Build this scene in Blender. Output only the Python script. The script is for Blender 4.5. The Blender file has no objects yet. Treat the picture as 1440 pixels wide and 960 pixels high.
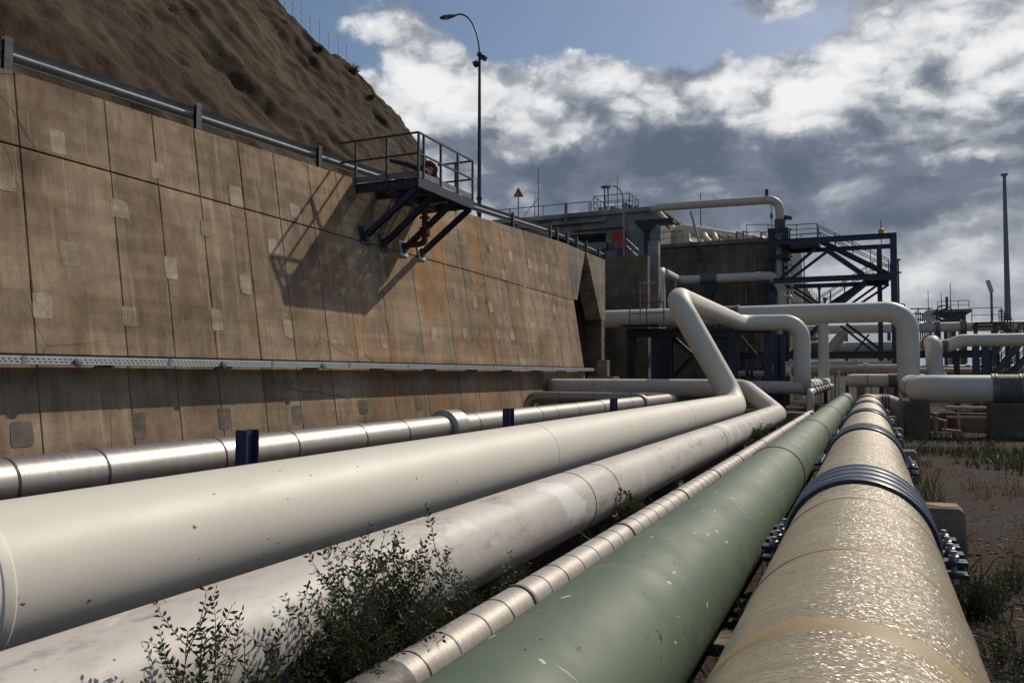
import bpy, bmesh, math, random
from mathutils import Vector, Matrix, noise
random.seed(11)
R = math.radians
scn = bpy.context.scene
COL = scn.collection
H = 1.7                                   # camera height above the near ground

# ------------------------------------------------------------------ camera
F_PX, CX, CY = 1120.0, 720.0, 480.0
PITCH, YAW = R(2.3519), R(24.2097)        # heading is 24.2 deg left of the pipelines (+Y)
CPI, SPI, CYA, SYA = math.cos(PITCH), math.sin(PITCH), math.cos(YAW), math.sin(YAW)
cam_d = bpy.data.cameras.new('camera'); cam = bpy.data.objects.new('camera', cam_d); COL.objects.link(cam)
cam.location = (0, 0, H); cam.rotation_euler = (R(90) + PITCH, 0, YAW)
cam_d.sensor_width = 36; cam_d.lens = 28.0; cam_d.clip_end = 8000; cam_d.clip_start = .05
scn.camera = cam

def ray(x, y):
    r0, r1 = (x-CX)/F_PX, -(y-CY)/F_PX
    up = r1*CPI + SPI; fw = -r1*SPI + CPI
    return Vector((r0*CYA - fw*SYA, r0*SYA + fw*CYA, up))
def P(x, y, X=None, Y=None, Z=None):
    """measured photo point -> world point on the plane X=, Y= or Z= (Z relative to the eye)"""
    r = ray(x, y)
    t = X/r.x if X is not None else Y/r.y if Y is not None else Z/r.z
    return Vector((r.x*t, r.y*t, r.z*t + H))
def W(x, y, z): return Vector((x, y, z + H))

# retaining wall plane: x = WX0 - BAT*(z_rel - .187)
WX0, BAT = -11.44, .1586
def wx(z): return WX0 - BAT*(z - .187)
def PW(x, y, off=0):
    r = ray(x, y); t = (WX0 + off + BAT*.187)/(r.x + BAT*r.z)
    return Vector((r.x*t, r.y*t, r.z*t + H))
def sstep(a, b, x):
    t = min(1, max(0, (x-a)/(b-a))); return t*t*(3-2*t)
def gz(x, y):
    g = -.5*sstep(11, 28, y)
    if abs(x) < 60 and -20 < y < 90:
        g += .035*noise.noise((x*.45, y*.45, 3)) + .014*noise.noise((x*2, y*2, 9))
    return g
def lerp_tab(t, x):
    if x <= t[0][0]: return t[0][1] + (x-t[0][0])*(t[1][1]-t[0][1])/(t[1][0]-t[0][0])
    for (a, b), (c, d) in zip(t, t[1:]):
        if x <= c: return b + (d-b)*(x-a)/(c-a)
    return t[-1][1]

# ------------------------------------------------------------------ materials
class NT:
    def __init__(s, name, world=False):
        s.m = bpy.data.worlds.new(name) if world else bpy.data.materials.new(name)
        s.m.use_nodes = True; s.t = s.m.node_tree; s.t.nodes.clear()
    def n(s, typ, **kw):
        nd = s.t.nodes.new(typ)
        for k, v in kw.items():
            if k.startswith('i_'):
                s.set(nd.inputs[k[2:].replace('_', ' ')], v)
            else: setattr(nd, k, v)
        return nd
    def set(s, sock, v):
        if isinstance(v, bpy.types.NodeSocket): s.t.links.new(v, sock)
        else:
            if isinstance(v, (tuple, list)) and len(v) == 3 and sock.type == 'RGBA': v = (*v, 1)
            sock.default_value = v
    def obj(s): return s.n('ShaderNodeTexCoord').outputs['Object']
    def map(s, v, sc=(1, 1, 1), loc=(0, 0, 0), rot=(0, 0, 0)):
        return s.n('ShaderNodeMapping', i_Vector=v, i_Scale=sc, i_Location=loc, i_Rotation=rot).outputs[0]
    def noise(s, v, scale=5, detail=4, rough=.55, dist=0):
        return s.n('ShaderNodeTexNoise', i_Vector=v, i_Scale=scale, i_Detail=detail, i_Roughness=rough, i_Distortion=dist).outputs[0]
    def vor(s, v, scale=5, feature='F1', out=0, rnd=1):
        return s.n('ShaderNodeTexVoronoi', feature=feature, i_Vector=v, i_Scale=scale, i_Randomness=rnd).outputs[out]
    def ramp(s, f, stops, interp='LINEAR'):
        nd = s.n('ShaderNodeValToRGB', i_Fac=f); cr = nd.color_ramp; cr.interpolation = interp
        while len(cr.elements) < len(stops): cr.elements.new(.5)
        for e, (p, c) in zip(cr.elements, stops):
            e.position = p; e.color = (c, c, c, 1) if not isinstance(c, tuple) else (*c, 1)
        return nd.outputs[0]
    def mix(s, f, a, b, mode='MIX'):
        nd = s.n('ShaderNodeMix', data_type='RGBA', blend_type=mode)
        s.set(nd.inputs[0], f); s.set(nd.inputs[6], a); s.set(nd.inputs[7], b)
        return nd.outputs[2]
    def math(s, op, a, b=0.0, c=None, clamp=False):
        nd = s.n('ShaderNodeMath', operation=op, use_clamp=clamp)
        s.set(nd.inputs[0], a); s.set(nd.inputs[1], b)
        if c is not None: s.set(nd.inputs[2], c)
        return nd.outputs[0]
    def bump(s, h, st_=.3, d=.02, normal=None):
        nd = s.n('ShaderNodeBump', i_Height=h, i_Strength=st_, i_Distance=d)
        if normal is not None: s.set(nd.inputs['Normal'], normal)
        return nd.outputs[0]
    def sep(s, v): return s.n('ShaderNodeSeparateXYZ', i_Vector=v).outputs
    def rnd(s): return s.n('ShaderNodeNewGeometry').outputs['Random Per Island']
    def out(s, base, rough=.6, metal=0.0, normal=None, **kw):
        b = s.n('ShaderNodeBsdfPrincipled')
        s.set(b.inputs['Base Color'], base); s.set(b.inputs['Roughness'], rough); s.set(b.inputs['Metallic'], metal)
        if normal is not None: s.set(b.inputs['Normal'], normal)
        if not isinstance(rough, bpy.types.NodeSocket) and rough >= .85: b.inputs['Specular IOR Level'].default_value = .12
        for k, v in kw.items(): s.set(b.inputs[k.replace('_', ' ')], v)
        s.t.links.new(b.outputs[0], s.n('ShaderNodeOutputMaterial').inputs[0])
        return s.m
M = {}
def simple(name, col, rough=.5, metal=0.0, var=.25, scale=6, bump=0.0, col2=None):
    q = NT(name); v = q.obj()
    f = q.noise(v, scale, 6, .62)
    dark = tuple(c*(1-var) for c in col); light = col2 or tuple(min(1, c*(1+var)) for c in col)
    c = q.ramp(f, [(.3, dark), (.7, light)])
    r = q.ramp(q.noise(v, scale*2.3, 3), [(.3, max(.05, rough-.1)), (.7, min(1, rough+.12))])
    nr = q.bump(q.noise(v, scale*9, 4), bump, .01) if bump else None
    M[name] = q.out(c, r, metal, nr); return M[name]

simple('blue_steel', (.017, .028, .080), .45, 0, .3, 3)
simple('dark_blue_steel', (.010, .0135, .032), .45, 0, .3, 3)
simple('platform_steel', (.030, .038, .062), .5, .2, .3, 5)
simple('galvanised', (.24, .25, .255), .68, .12, .2, 7)
simple('tray_steel', (.50, .53, .56), .5, .35, .12, 7)
simple('dark_grey_steel', (.06, .064, .07), .45, .3, .25, 5)
simple('grey_steel', (.17, .18, .19), .5, .3, .25, 5)
simple('red_paint', (.135, .012, .011), .4, 0, .25, 6)
simple('cabinet_red', (.45, .014, .014), .4, 0, .15, 6)
simple('rust_paint', (.20, .085, .045), .7, 0, .35, 4)
simple('rust_pale', (.42, .30, .24), .65, 0, .35, 4)
simple('sign_orange', (.75, .27, .02), .5, 0, .05, 4)
simple('sign_red', (.40, .015, .012), .5, 0, .05, 4)
simple('black', (.012, .012, .013), .5, 0, .2, 6)
simple('lit_edge_stripe', (.30, .345, .40), .5, 0, .12, 8)  # pale tone stands for sunlight on the far strap edges
simple('strap_blue', (.011, .019, .048), .4, 0, .25, 6)
simple('rubber', (.025, .026, .03), .6, 0, .3, 9)
simple('clamp_grey', (.12, .115, .105), .65, .1, .3, 8, .15)
simple('bolt_steel', (.42, .43, .44), .4, .6, .2, 30)
simple('stem_wood', (.07, .05, .03), .8, 0, .3, 12)
simple('dry_grass', (.20, .145, .075), .8, 0, .4, 3)
simple('lamp_glass', (.55, .56, .55), .25, 0, .1, 3)
simple('beige_wall', (.42, .36, .26), .8, 0, .12, 2)
simple('pale_metal', (.50, .51, .50), .45, .1, .12, 3)
simple('yellow_paint', (.55, .30, .03), .5, 0, .15, 4)

def concrete(name, dark, light, streak=.5, orange=0.0, scale=1.0, bump=.35, island=.0):
    q = NT(name); v = q.obj(); x, y, z = q.sep(v)
    big = q.noise(v, .45*scale, 5, .6, .4)
    mid = q.noise(v, 2.3*scale, 7, .66)
    c = q.mix(q.math('ADD', q.math('MULTIPLY', big, .6), q.math('MULTIPLY', mid, .4)), dark, light)
    c = q.mix(1, c, q.ramp(q.math('ADD', q.math('MULTIPLY', big, .6), q.math('MULTIPLY', mid, .4)), [(.36, .62), (.62, 1.28)]), 'MULTIPLY')
    sv = q.map(v, (1.5, 2.2, .42)); s1 = q.noise(sv, 1.2*scale, 7, .72, .3)
    c = q.mix(1, c, q.ramp(s1, [(.33, 1-streak), (.52, 1.0), (.75, 1+.35*streak)]), 'MULTIPLY')
    sv2 = q.map(v, (1, 9, .35), (3, 1, 7)); s2 = q.noise(sv2, 1.0*scale, 4, .7)
    c = q.mix(q.ramp(s2, [(.56, 0.0), (.72, .5)]), c, tuple(l*1.45 for l in light))
    if orange:
        o1 = q.noise(q.map(v, (1, .9, .16), (9, 4, 2)), 1.0, 5, .65)
        yy = q.ramp(q.math('ABSOLUTE', q.math('MULTIPLY', q.math('SUBTRACT', y, 9.0), .14)), [(0, 1.0), (1, .0)])
        oo = q.math('MULTIPLY', q.ramp(o1, [(.42, .0), (.68, orange)]), q.math('ADD', q.math('MULTIPLY', yy, .85), .13), clamp=True)
        c = q.mix(oo, c, (.47, .21, .065))
    if island:
        c = q.mix(1, c, q.ramp(q.rnd(), [(0, 1-island), (1, 1+island)]), 'MULTIPLY')
    s3 = q.noise(q.map(v, (1, 5.5, .10), (5, 2, 1)), 1.0*scale, 6, .75)
    c = q.mix(q.ramp(s3, [(.57, 0.0), (.70, .38*min(1, streak*2.2))]), c, tuple(k*.42 for k in dark))
    pl_ = q.noise(q.map(v, (.05, .06, 2.6)), 1.0*scale, 3, .6)
    c = q.mix(1, c, q.ramp(pl_, [(.40, .86), (.6, 1.08)]), 'MULTIPLY')
    pits = q.ramp(q.vor(v, 9*scale), [(.04, .0), (.11, 1.0)])
    c = q.mix(1, c, q.ramp(pits, [(0, .55), (1, 1.0)]), 'MULTIPLY')
    cr = q.vor(q.mix(.14, v, q.n('ShaderNodeTexNoise', i_Vector=v, i_Scale=1.7, i_Detail=5).outputs[1]), .55*scale, 'DISTANCE_TO_EDGE')
    crack = q.ramp(cr, [(.0, .35), (.006, 1.0)])
    c = q.mix(q.ramp(q.noise(v, .3, 2), [(.5, 0.0), (.56, 1.0)]), c, q.mix(1, c, crack, 'MULTIPLY'))
    h = q.math('ADD', q.noise(v, 26*scale, 6, .7), q.math('MULTIPLY', mid, 1.5))
    M[name] = q.out(c, .88, 0, q.bump(h, bump, .02)); return M[name]
concrete('wall_concrete', (.20, .151, .104), (.40, .306, .21), .30, .8, 1, .4, .10)
concrete('patch_concrete', (.30, .24, .175), (.48, .39, .29), .25, 0, 2, .35, .14)
concrete('dark_patch_concrete', (.125, .105, .085), (.19, .162, .132), .15, 0, 2, .35, .12)
concrete('shade_concrete', (.12, .10, .074), (.215, .18, .133), .45, 0, .5, .3)  # darker copy for walls in shadow, their shade put into the base colour
concrete('fin_concrete', (.21, .175, .13), (.40, .335, .26), .4, 0, 1, .35)
concrete('plain_concrete', (.155, .132, .105), (.29, .255, .205), .3, 0, 1.5, .35)
concrete('tank_concrete', (.23, .23, .22), (.35, .345, .33), .3, 0, .35, .2)

def paint(name, col, dirt, dirt_amt, rough=.32, spots=.0, scuff=0.0, pale=0.0, scale=1.0):
    q = NT(name); v = q.obj(); x, y, z = q.sep(v)
    a = q.noise(v, 1.1*scale, 6, .6)
    c = q.mix(q.ramp(a, [(.35, 0.0), (.75, 1.0)]), col, tuple(k*.94 for k in col))
    d = q.noise(q.map(v, (1, .55, 1)), 2.4*scale, 8, .72, .3)
    c = q.mix(q.ramp(d, [(.52, 0.0), (.72, dirt_amt)]), c, dirt)
    drip = q.noise(q.map(v, (.3, 9, .3)), 1.6*scale, 4, .7)
    c = q.mix(q.ramp(drip, [(.6, 0.0), (.8, dirt_amt*.45)]), c, dirt)
    if scuff:
        s = q.noise(q.map(v, (2, .5, 2), (3, 5, 1)), 2.6*scale, 9, .8, .12)
        reg = q.ramp(q.noise(v, .5*scale, 2), [(.38, 0.0), (.55, 1.0)])
        c = q.mix(q.math('MULTIPLY', q.ramp(s, [(.51, 0.0), (.64, scuff)]), reg), c, (.13, .085, .075))
    if pale:
        s = q.noise(q.map(v, (1, 1, 1), (8, 2, 5)), .8*scale, 5, .6, .5)
        c = q.mix(q.ramp(s, [(.58, 0.0), (.63, pale)]), c, (.74, .73, .71))
    if spots:
        vv = q.mix(.04, v, q.n('ShaderNodeTexNoise', i_Vector=v, i_Scale=20).outputs[1])
        sp_ = q.vor(q.map(vv, (1, .7, 1)), 13*scale)
        gate = q.ramp(q.vor(q.map(vv, (1, .7, 1)), 13*scale, out=1), [(.75, 0.0), (.76, 1.0)])
        c = q.mix(q.math('MULTIPLY', q.ramp(sp_, [(.08, spots), (.125, 0.0)]), gate), c, (.05, .042, .035))
    rr = q.ramp(d, [(.4, rough), (.7, min(1, rough+.07))])
    nb = q.bump(q.noise(v, 38*scale, 4, .6), .06, .01)
    M[name] = q.out(c, rr, 0, nb, Specular_IOR_Level=.4); return M[name]
paint('white_paint', (.70, .66, .57), (.40, .34, .26), .13, .5, .9)
paint('far_white_paint', (.62, .59, .52), (.42, .33, .23), .35, .46, 0, 0, 0, .6)
paint('dirty_white_paint', (.57, .525, .475), (.34, .27, .22), .55, .5, .8, .55, .75, 1.3)
paint('creamy_paint', (.60, .54, .43), (.38, .28, .17), .5, .45, 0, 0, 0, .6)

# green glass-fibre pipe
q = NT('green_paint'); v = q.obj()
c = q.mix(q.noise(v, 1.3, 6, .65), (.098, .138, .092), (.148, .193, .132))
c = q.mix(q.ramp(q.noise(q.map(v, (1, .6, 1)), 1.8, 7, .7, 1.2), [(.50, 0.0), (.72, .5)]), c, (.06, .105, .082))
c = q.mix(q.ramp(q.noise(v, .9, 6, .7, .4), [(.6, 0.0), (.75, .45)]), c, (.30, .31, .22))
vv = q.mix(.10, v, q.n('ShaderNodeTexNoise', i_Vector=v, i_Scale=9).outputs[1])
for sc, th, cc, mp in ((9, .085, (.60, .61, .54), (1.5, .7, 1.5)), (13, .085, (.03, .035, .025), (1, .8, 1)), (5, .075, (.50, .53, .45), (.35, 3.4, .35)), (6, .05, (.05, .07, .05), (3.4, .4, 3.4))):
    mv = q.map(vv, mp)
    gate = q.ramp(q.vor(mv, sc, out=1), [(.66, 0.0), (.67, 1.0)])
    c = q.mix(q.math('MULTIPLY', q.ramp(q.vor(mv, sc), [(th*1.3, .85), (th*1.9, 0.0)]), gate), c, cc)
nb = q.bump(q.noise(q.map(v, (3, 7, 3)), 2, 5, .6), .12, .012)
nb = q.bump(q.noise(v, 60, 3), .1, .004, nb)
M['green_paint'] = q.out(c, q.ramp(q.noise(v, 3, 5), [(.3, .50), (.7, .70)]), 0, nb, Specular_IOR_Level=.35)

# filament wound glass fibre pipe
q = NT('glass_fibre'); v = q.obj(); x, y, z = q.sep(v)
th1 = q.noise(q.map(v, (2.2, 46, 2.2)), 1.6, 5, .65, .25)          # threads round the pipe
th2 = q.noise(q.map(v, (7, 120, 7)), 1.5, 4, .7, .35)
fine = q.noise(v, 210, 2, .7)
band = q.noise(q.map(v, (.15, 1.4, .15)), 1.2, 4, .6)
c = q.mix(q.ramp(th1, [(.3, 0.0), (.7, 1.0)]), (.36, .275, .16), (.62, .53, .375))
c = q.mix(q.ramp(band, [(.4, 0.0), (.62, .75)]), c, (.36, .26, .115))
c = q.mix(q.ramp(th2, [(.52, 0.0), (.75, .55)]), c, (.60, .55, .44))
c = q.mix(q.ramp(q.noise(q.map(v, (22, 130, 22)), 1.0, 3, .7), [(.54, 0.0), (.68, .6)]), c, (.17, .115, .055))
c = q.mix(q.ramp(q.noise(v, 1.7, 5, .7), [(.56, 0.0), (.8, .45)]), c, (.27, .19, .095))
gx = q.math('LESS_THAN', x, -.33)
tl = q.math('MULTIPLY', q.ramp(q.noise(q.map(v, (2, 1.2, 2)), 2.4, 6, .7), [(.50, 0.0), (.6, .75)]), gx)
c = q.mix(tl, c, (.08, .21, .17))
vv = q.mix(.05, v, q.n('ShaderNodeTexNoise', i_Vector=v, i_Scale=18).outputs[1])
mv = q.map(vv, (1, 1.7, 1))
gate = q.ramp(q.vor(mv, 12, out=1), [(.68, 0.0), (.69, 1.0)])
c = q.mix(q.math('MULTIPLY', q.ramp(q.vor(mv, 12), [(.12, .92), (.17, 0.0)]), gate), c, (.035, .022, .016))
cell = q.n('ShaderNodeTexVoronoi', i_Vector=q.map(q.mix(.02, v, q.n('ShaderNodeTexNoise', i_Vector=v, i_Scale=14).outputs[1]), (34, 150, 34)), i_Scale=1.0).outputs[1]
cell2 = q.n('ShaderNodeTexVoronoi', i_Vector=q.map(v, (75, 240, 75)), i_Scale=1.0).outputs[1]
nb = q.bump(th1, .8, .02); nb = q.bump(th2, .8, .012, nb); nb = q.bump(q.sep(cell)[0], .4, .008, nb)
b1 = q.n('ShaderNodeBsdfPrincipled', i_Base_Color=c, i_Normal=nb); q.set(b1.inputs['Roughness'], q.ramp(th2, [(.3, .25), (.75, .45)]))
gl = q.n('ShaderNodeBsdfPrincipled', i_Base_Color=(.86, .82, .74, 1), i_Metallic=1.0, i_Roughness=.36)
def vmath(op, a, b):
    nd = q.n('ShaderNodeVectorMath', operation=op); q.set(nd.inputs[0], a); q.set(nd.inputs[1], b); return nd.outputs[0]
flake = q.n('ShaderNodeTexVoronoi', i_Vector=q.map(q.mix(.01, v, q.n('ShaderNodeTexNoise', i_Vector=v, i_Scale=20).outputs[1]), (120, 320, 120)), i_Scale=1.0).outputs[1]
tilt = vmath('MULTIPLY', vmath('SUBTRACT', flake, (.5, .5, .5)), (.85, 1.2, .85))
g3 = vmath('NORMALIZE', vmath('ADD', q.n('ShaderNodeNewGeometry').outputs['Normal'], tilt), (0, 0, 0)); q.set(gl.inputs['Normal'], g3)
ms = q.n('ShaderNodeMixShader', i_Fac=q.ramp(q.sep(cell2)[2], [(.2, .03), (.9, .22)]))
q.t.links.new(b1.outputs[0], ms.inputs[1]); q.t.links.new(gl.outputs[0], ms.inputs[2])
q.t.links.new(ms.outputs[0], q.n('ShaderNodeOutputMaterial').inputs[0]); M['glass_fibre'] = q.m
q = NT('resin_seam'); v = q.obj()
c = q.mix(q.noise(v, 5, 6, .7), (.27, .185, .08), (.40, .30, .15))
M['resin_seam'] = q.out(c, .6, 0, q.bump(q.noise(q.map(v, (3, 30, 3)), 3, 5, .6), .5, .008), Coat_Weight=.08, Coat_Roughness=.4)

# stainless cladding
q = NT('stainless'); v = q.obj()
br = q.noise(q.map(v, (2, 40, 2)), 3, 4, .6)
c = q.mix(br, (.30, .275, .245), (.46, .43, .39))
c = q.mix(q.ramp(q.noise(v, 2.2, 6, .7), [(.5, 0.0), (.75, .45)]), c, (.36, .33, .29))
nb = q.bump(q.noise(q.map(v, (1, 5, 1)), 1.2, 3), .10, .03)
M['stainless'] = q.out(c, q.ramp(q.noise(q.map(v, (1, 25, 1)), 3, 5), [(.3, .34), (.7, .50)]), .85, nb)
# foil-like jacket of the thin pipe
q = NT('foil_jacket'); v = q.obj()
sk = q.noise(q.map(v, (6, 30, 6)), 4, 6, .75)
c = q.mix(q.ramp(sk, [(.35, 0.0), (.65, 1.0)]), (.31, .28, .245), (.53, .495, .45))
c = q.mix(q.ramp(q.noise(v, 3, 6, .7), [(.52, 0.0), (.7, .7)]), c, (.27, .235, .20))
M['foil_jacket'] = q.out(c, .5, .22, q.bump(q.noise(v, 55, 4, .7), .3, .006))
# shotcrete hillside
q = NT('shotcrete'); v = q.obj()
n1 = q.noise(v, .16, 8, .62, .5); n2 = q.noise(v, 1.3, 9, .68, .3)
c = q.mix(q.ramp(q.math('ADD', q.math('MULTIPLY', n1, .6), q.math('MULTIPLY', n2, .4)), [(.36, 0.0), (.64, 1.0)]), (.034, .0245, .0165), (.102, .073, .047))
c = q.mix(q.ramp(q.noise(q.map(v, (1, 1, .35)), .55, 6, .7), [(.55, 0.0), (.72, .5)]), c, (.13, .095, .062))
c = q.mix(q.ramp(q.noise(v, .33, 4, .6), [(.54, 0.0), (.66, .6)]), c, (.058, .052, .047))
hh = q.math('ADD', q.math('MULTIPLY', n2, .8), q.noise(q.map(v, (1.2, 1.2, 1.2)), 6, 8, .72))
M['shotcrete'] = q.out(c, .95, 0, q.bump(hh, .75, .09))
# ground: dry soil with gravel
q = NT('dry_ground'); v = q.obj()
n1 = q.noise(v, .55, 7, .65, .4); n2 = q.noise(v, 9, 8, .75)
c = q.mix(q.ramp(n2, [(.3, 0.0), (.7, 1.0)]), (.022, .0145, .0095), (.082, .053, .036))
grav = q.vor(v, 38, out=1); gd = q.vor(v, 38)
gc = q.mix(q.ramp(gd, [(.1, 1.0), (.5, 0.0)]), (.035, .03, .026), q.mix(q.ramp(grav, [(0, 0.0), (1, 1.0)]), (.06, .051, .043), (.21, .195, .172)))
c = q.mix(q.ramp(n1, [(.42, 0.0), (.56, .95)]), c, gc)
c = q.mix(q.ramp(q.noise(v, .9, 6, .7), [(.56, 0.0), (.68, .6)]), c, (.05, .052, .022))
hh = q.math('ADD', q.math('MULTIPLY', gd, -.7), q.math('MULTIPLY', n2, 1.2))
M['dry_ground'] = q.out(c, .95, 0, q.bump(hh, .75, .03))
simple('asphalt', (.055, .055, .055), .9, 0, .2, 8, .2)
simple('stone', (.26, .235, .205), .9, 0, .4, 12, .3)
def leafmat(name, a, b, cc):
    q = NT(name); v = q.obj(); r = q.rnd()
    c = q.ramp(r, [(0, a), (.55, b), (.93, b), (1, cc)])
    bs = q.n('ShaderNodeBsdfPrincipled'); q.set(bs.inputs['Base Color'], c); bs.inputs['Roughness'].default_value = .5
    tr = q.n('ShaderNodeBsdfTranslucent', i_Color=c); mx = q.n('ShaderNodeMixShader', i_Fac=.28)
    q.t.links.new(bs.outputs[0], mx.inputs[1]); q.t.links.new(tr.outputs[0], mx.inputs[2])
    q.t.links.new(mx.outputs[0], q.n('ShaderNodeOutputMaterial').inputs[0]); M[name] = q.m
leafmat('leaf', (.02, .034, .011), (.055, .08, .027), (.085, .045, .025))
leafmat('dark_leaf', (.016, .027, .010), (.042, .06, .021), (.08, .055, .03))
leafmat('weed_leaf', (.016, .027, .009), (.04, .058, .02), (.10, .085, .04))
leafmat('grass_blade', (.016, .026, .008), (.042, .056, .02), (.12, .09, .045))
leafmat('straw', (.075, .052, .028), (.14, .10, .056), (.21, .165, .105))

# ------------------------------------------------------------------ mesh builder
class MB:
    def __init__(s): s.v = []; s.f = []
    def add(s, vs, fs):
        o = len(s.v); s.v += [Vector(a) for a in vs]; s.f += [tuple(i+o for i in f) for f in fs]; return s
    def box(s, c, d, m=None):
        x, y, z = (k/2 for k in d); c = Vector(c)
        vs = [Vector((a, b, e)) for a in (-x, x) for b in (-y, y) for e in (-z, z)]
        if m is not None: vs = [m @ a for a in vs]
        return s.add([a + c for a in vs], [(0, 1, 3, 2), (4, 6, 7, 5), (0, 4, 5, 1), (2, 3, 7, 6), (0, 2, 6, 4), (1, 5, 7, 3)])
    def bb(s, a, b):
        a, b = Vector(a), Vector(b); d = b-a
        return s.box((a+b)/2, (abs(d.x), abs(d.y), abs(d.z)))
    def beam(s, a, b, w, h=None, up=(0, 0, 1)):
        a, b = Vector(a), Vector(b); h = h or w; d = (b-a); L = d.length
        if L < 1e-6: return s
        d = d/L; u = Vector(up)
        if abs(d.dot(u)) > .95: u = Vector((0, 1, 0))
        sx = d.cross(u).normalized(); uz = sx.cross(d)
        m = Matrix((sx, d, uz)).transposed()
        return s.box((a+b)/2, (w, L, h), m)
    def ibeam(s, a, b, w, h, t=None, up=(0, 0, 1)):
        a, b = Vector(a), Vector(b); t = t or w*.12; d = (b-a).normalized(); u = Vector(up)
        if abs(d.dot(u)) > .95: u = Vector((0, 1, 0))
        sx = d.cross(u).normalized(); uz = sx.cross(d)
        for k in (-1, 1):
            o = uz*k*(h/2-t/2); s.beam(a+o, b+o, w, t, up)
        return s.beam(a, b, t, h-2*t-.002, up)
    def tube(s, path, r, seg=24, bend=0, nb=7, cap=True, closed=False):
        """swept round tube; bend = centre-line radius of its elbows; r may be a list per point"""
        pts = [Vector(p) for p in path]; rs = r if isinstance(r, (list, tuple)) else None
        if bend and len(pts) > 2:
            o = [pts[0]]
            for i in range(1, len(pts)-1):
                a, b, c = pts[i-1], pts[i], pts[i+1]
                d1, d2 = (b-a).normalized(), (c-b).normalized(); ang = d1.angle(d2, 0)
                if ang < .02: o.append(b); continue
                t = min(bend*math.tan(ang/2), (b-a).length*.48, (c-b).length*.48); rr = t/math.tan(ang/2)
                nrm = (d2 - d1*d1.dot(d2)).normalized(); cen = b - d1*t + nrm*rr; st0 = b - d1*t - cen
                ax = d1.cross(d2).normalized(); k = max(2, int(nb*ang/1.57)+1)
                for j in range(k+1): o.append(cen + Matrix.Rotation(ang*j/k, 3, ax) @ st0)
            o.append(pts[-1]); pts = o
        n = len(pts)
        tang = []
        for i in range(n):
            a = pts[(i-1) % n] if closed or i > 0 else pts[i]; b = pts[(i+1) % n] if closed or i < n-1 else pts[i]
            tang.append((b-a).normalized())
        t0 = tang[0]; u = Vector((0, 0, 1)) if abs(t0.z) < .9 else Vector((0, 1, 0))
        u = (u - t0*u.dot(t0)).normalized(); rings = []; vs = []
        for i in range(n):
            if i:
                qd = tang[i-1].rotation_difference(tang[i]); u = qd @ u; u = (u - tang[i]*u.dot(tang[i])).normalized()
            w = tang[i].cross(u); rad = rs[min(i, len(rs)-1)] if rs else r
            for j in range(seg):
                a = 2*math.pi*j/seg; vs.append(pts[i] + (u*math.cos(a) + w*math.sin(a))*rad)
        fs = []
        for i in range(n if closed else n-1):
            i2 = (i+1) % n
            for j in range(seg):
                k = (j+1) % seg; fs.append((i*seg+j, i2*seg+j, i2*seg+k, i*seg+k))
        s.add(vs, [f[::-1] for f in fs])
        if cap and not closed:
            s.add(vs[:seg], [tuple(range(seg))]); s.add(vs[-seg:], [tuple(range(seg))[::-1]])
        return s
    def ring(s, c, axis, r0, prof, seg=48, a0=0, a1=2*math.pi, ref=None):
        """lathe: prof = list of (offset along axis, radius)"""
        c = Vector(c); ax = Vector(axis).normalized(); u = Vector(ref) if ref else (Vector((0, 0, 1)) if abs(ax.z) < .9 else Vector((0, 1, 0)))
        u = (u - ax*u.dot(ax)).normalized(); w = ax.cross(u); full = abs(a1-a0-2*math.pi) < 1e-4
        m = seg if full else seg+1; vs = []
        for (o, r) in prof:
            for j in range(m):
                a = a0 + (a1-a0)*j/seg; vs.append(c + ax*o + (u*math.cos(a) + w*math.sin(a))*r)
        fs = []
        for i in range(len(prof)-1):
            for j in range(seg):
                k = (j+1) % m; fs.append((i*m+j, i*m+k, (i+1)*m+k, (i+1)*m+j))
        return s.add(vs, fs)
    def collar(s, c, axis, r, width, proud, seg=40):
        h = width/2; return s.ring(c, axis, 0, [(-h, r-.004), (-h, r+proud), (h, r+proud), (h, r-.004)], seg)
    def prism(s, poly, a, b):
        """poly: 2D points via callables a(pt), b(pt) -> 3D of both ends"""
        n = len(poly); A = [a(p) for p in poly]; B = [b(p) for p in poly]
        fs = [tuple(range(n))[::-1], tuple(range(n, 2*n))] + [(i, (i+1) % n, (i+1) % n + n, i+n) for i in range(n)]
        return s.add(A+B, fs)
    def build(s, name, mat, parent=None, bevel=0, smooth=True, fix=False):
        me = bpy.data.meshes.new(name)
        off = parent_world(parent) if parent else Vector()
        me.from_pydata([v - off for v in s.v], [], s.f); me.update()
        if fix or bevel:
            bm = bmesh.new(); bm.from_mesh(me)
            bmesh.ops.recalc_face_normals(bm, faces=bm.faces); bm.to_mesh(me); bm.free()
        me.materials.append(M[mat] if isinstance(mat, str) else mat)
        if smooth: me.shade_smooth() if hasattr(me, 'shade_smooth') else None
        if smooth: me.set_sharp_from_angle(angle=R(38))
        o = bpy.data.objects.new(name, me); COL.objects.link(o)
        if parent: o.parent = parent
        if bevel:
            b = o.modifiers.new('bevel', 'BEVEL'); b.width = bevel; b.segments = 2; b.limit_method = 'ANGLE'
        return o
def parent_world(o):
    v = Vector(o.location)
    while o.parent: o = o.parent; v += Vector(o.location)
    return v
def tag(o, label=None, cat=None, group=None, kind=None):
    for k, v in (('label', label), ('category', cat), ('group', group), ('kind', kind)):
        if v: o[k] = v
    return o
def thing(name, loc, label, cat, group=None):
    o = bpy.data.objects.new(name, None); COL.objects.link(o); o.location = Vector(loc); o.empty_display_size = .2
    return tag(o, label, cat, group)
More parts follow.
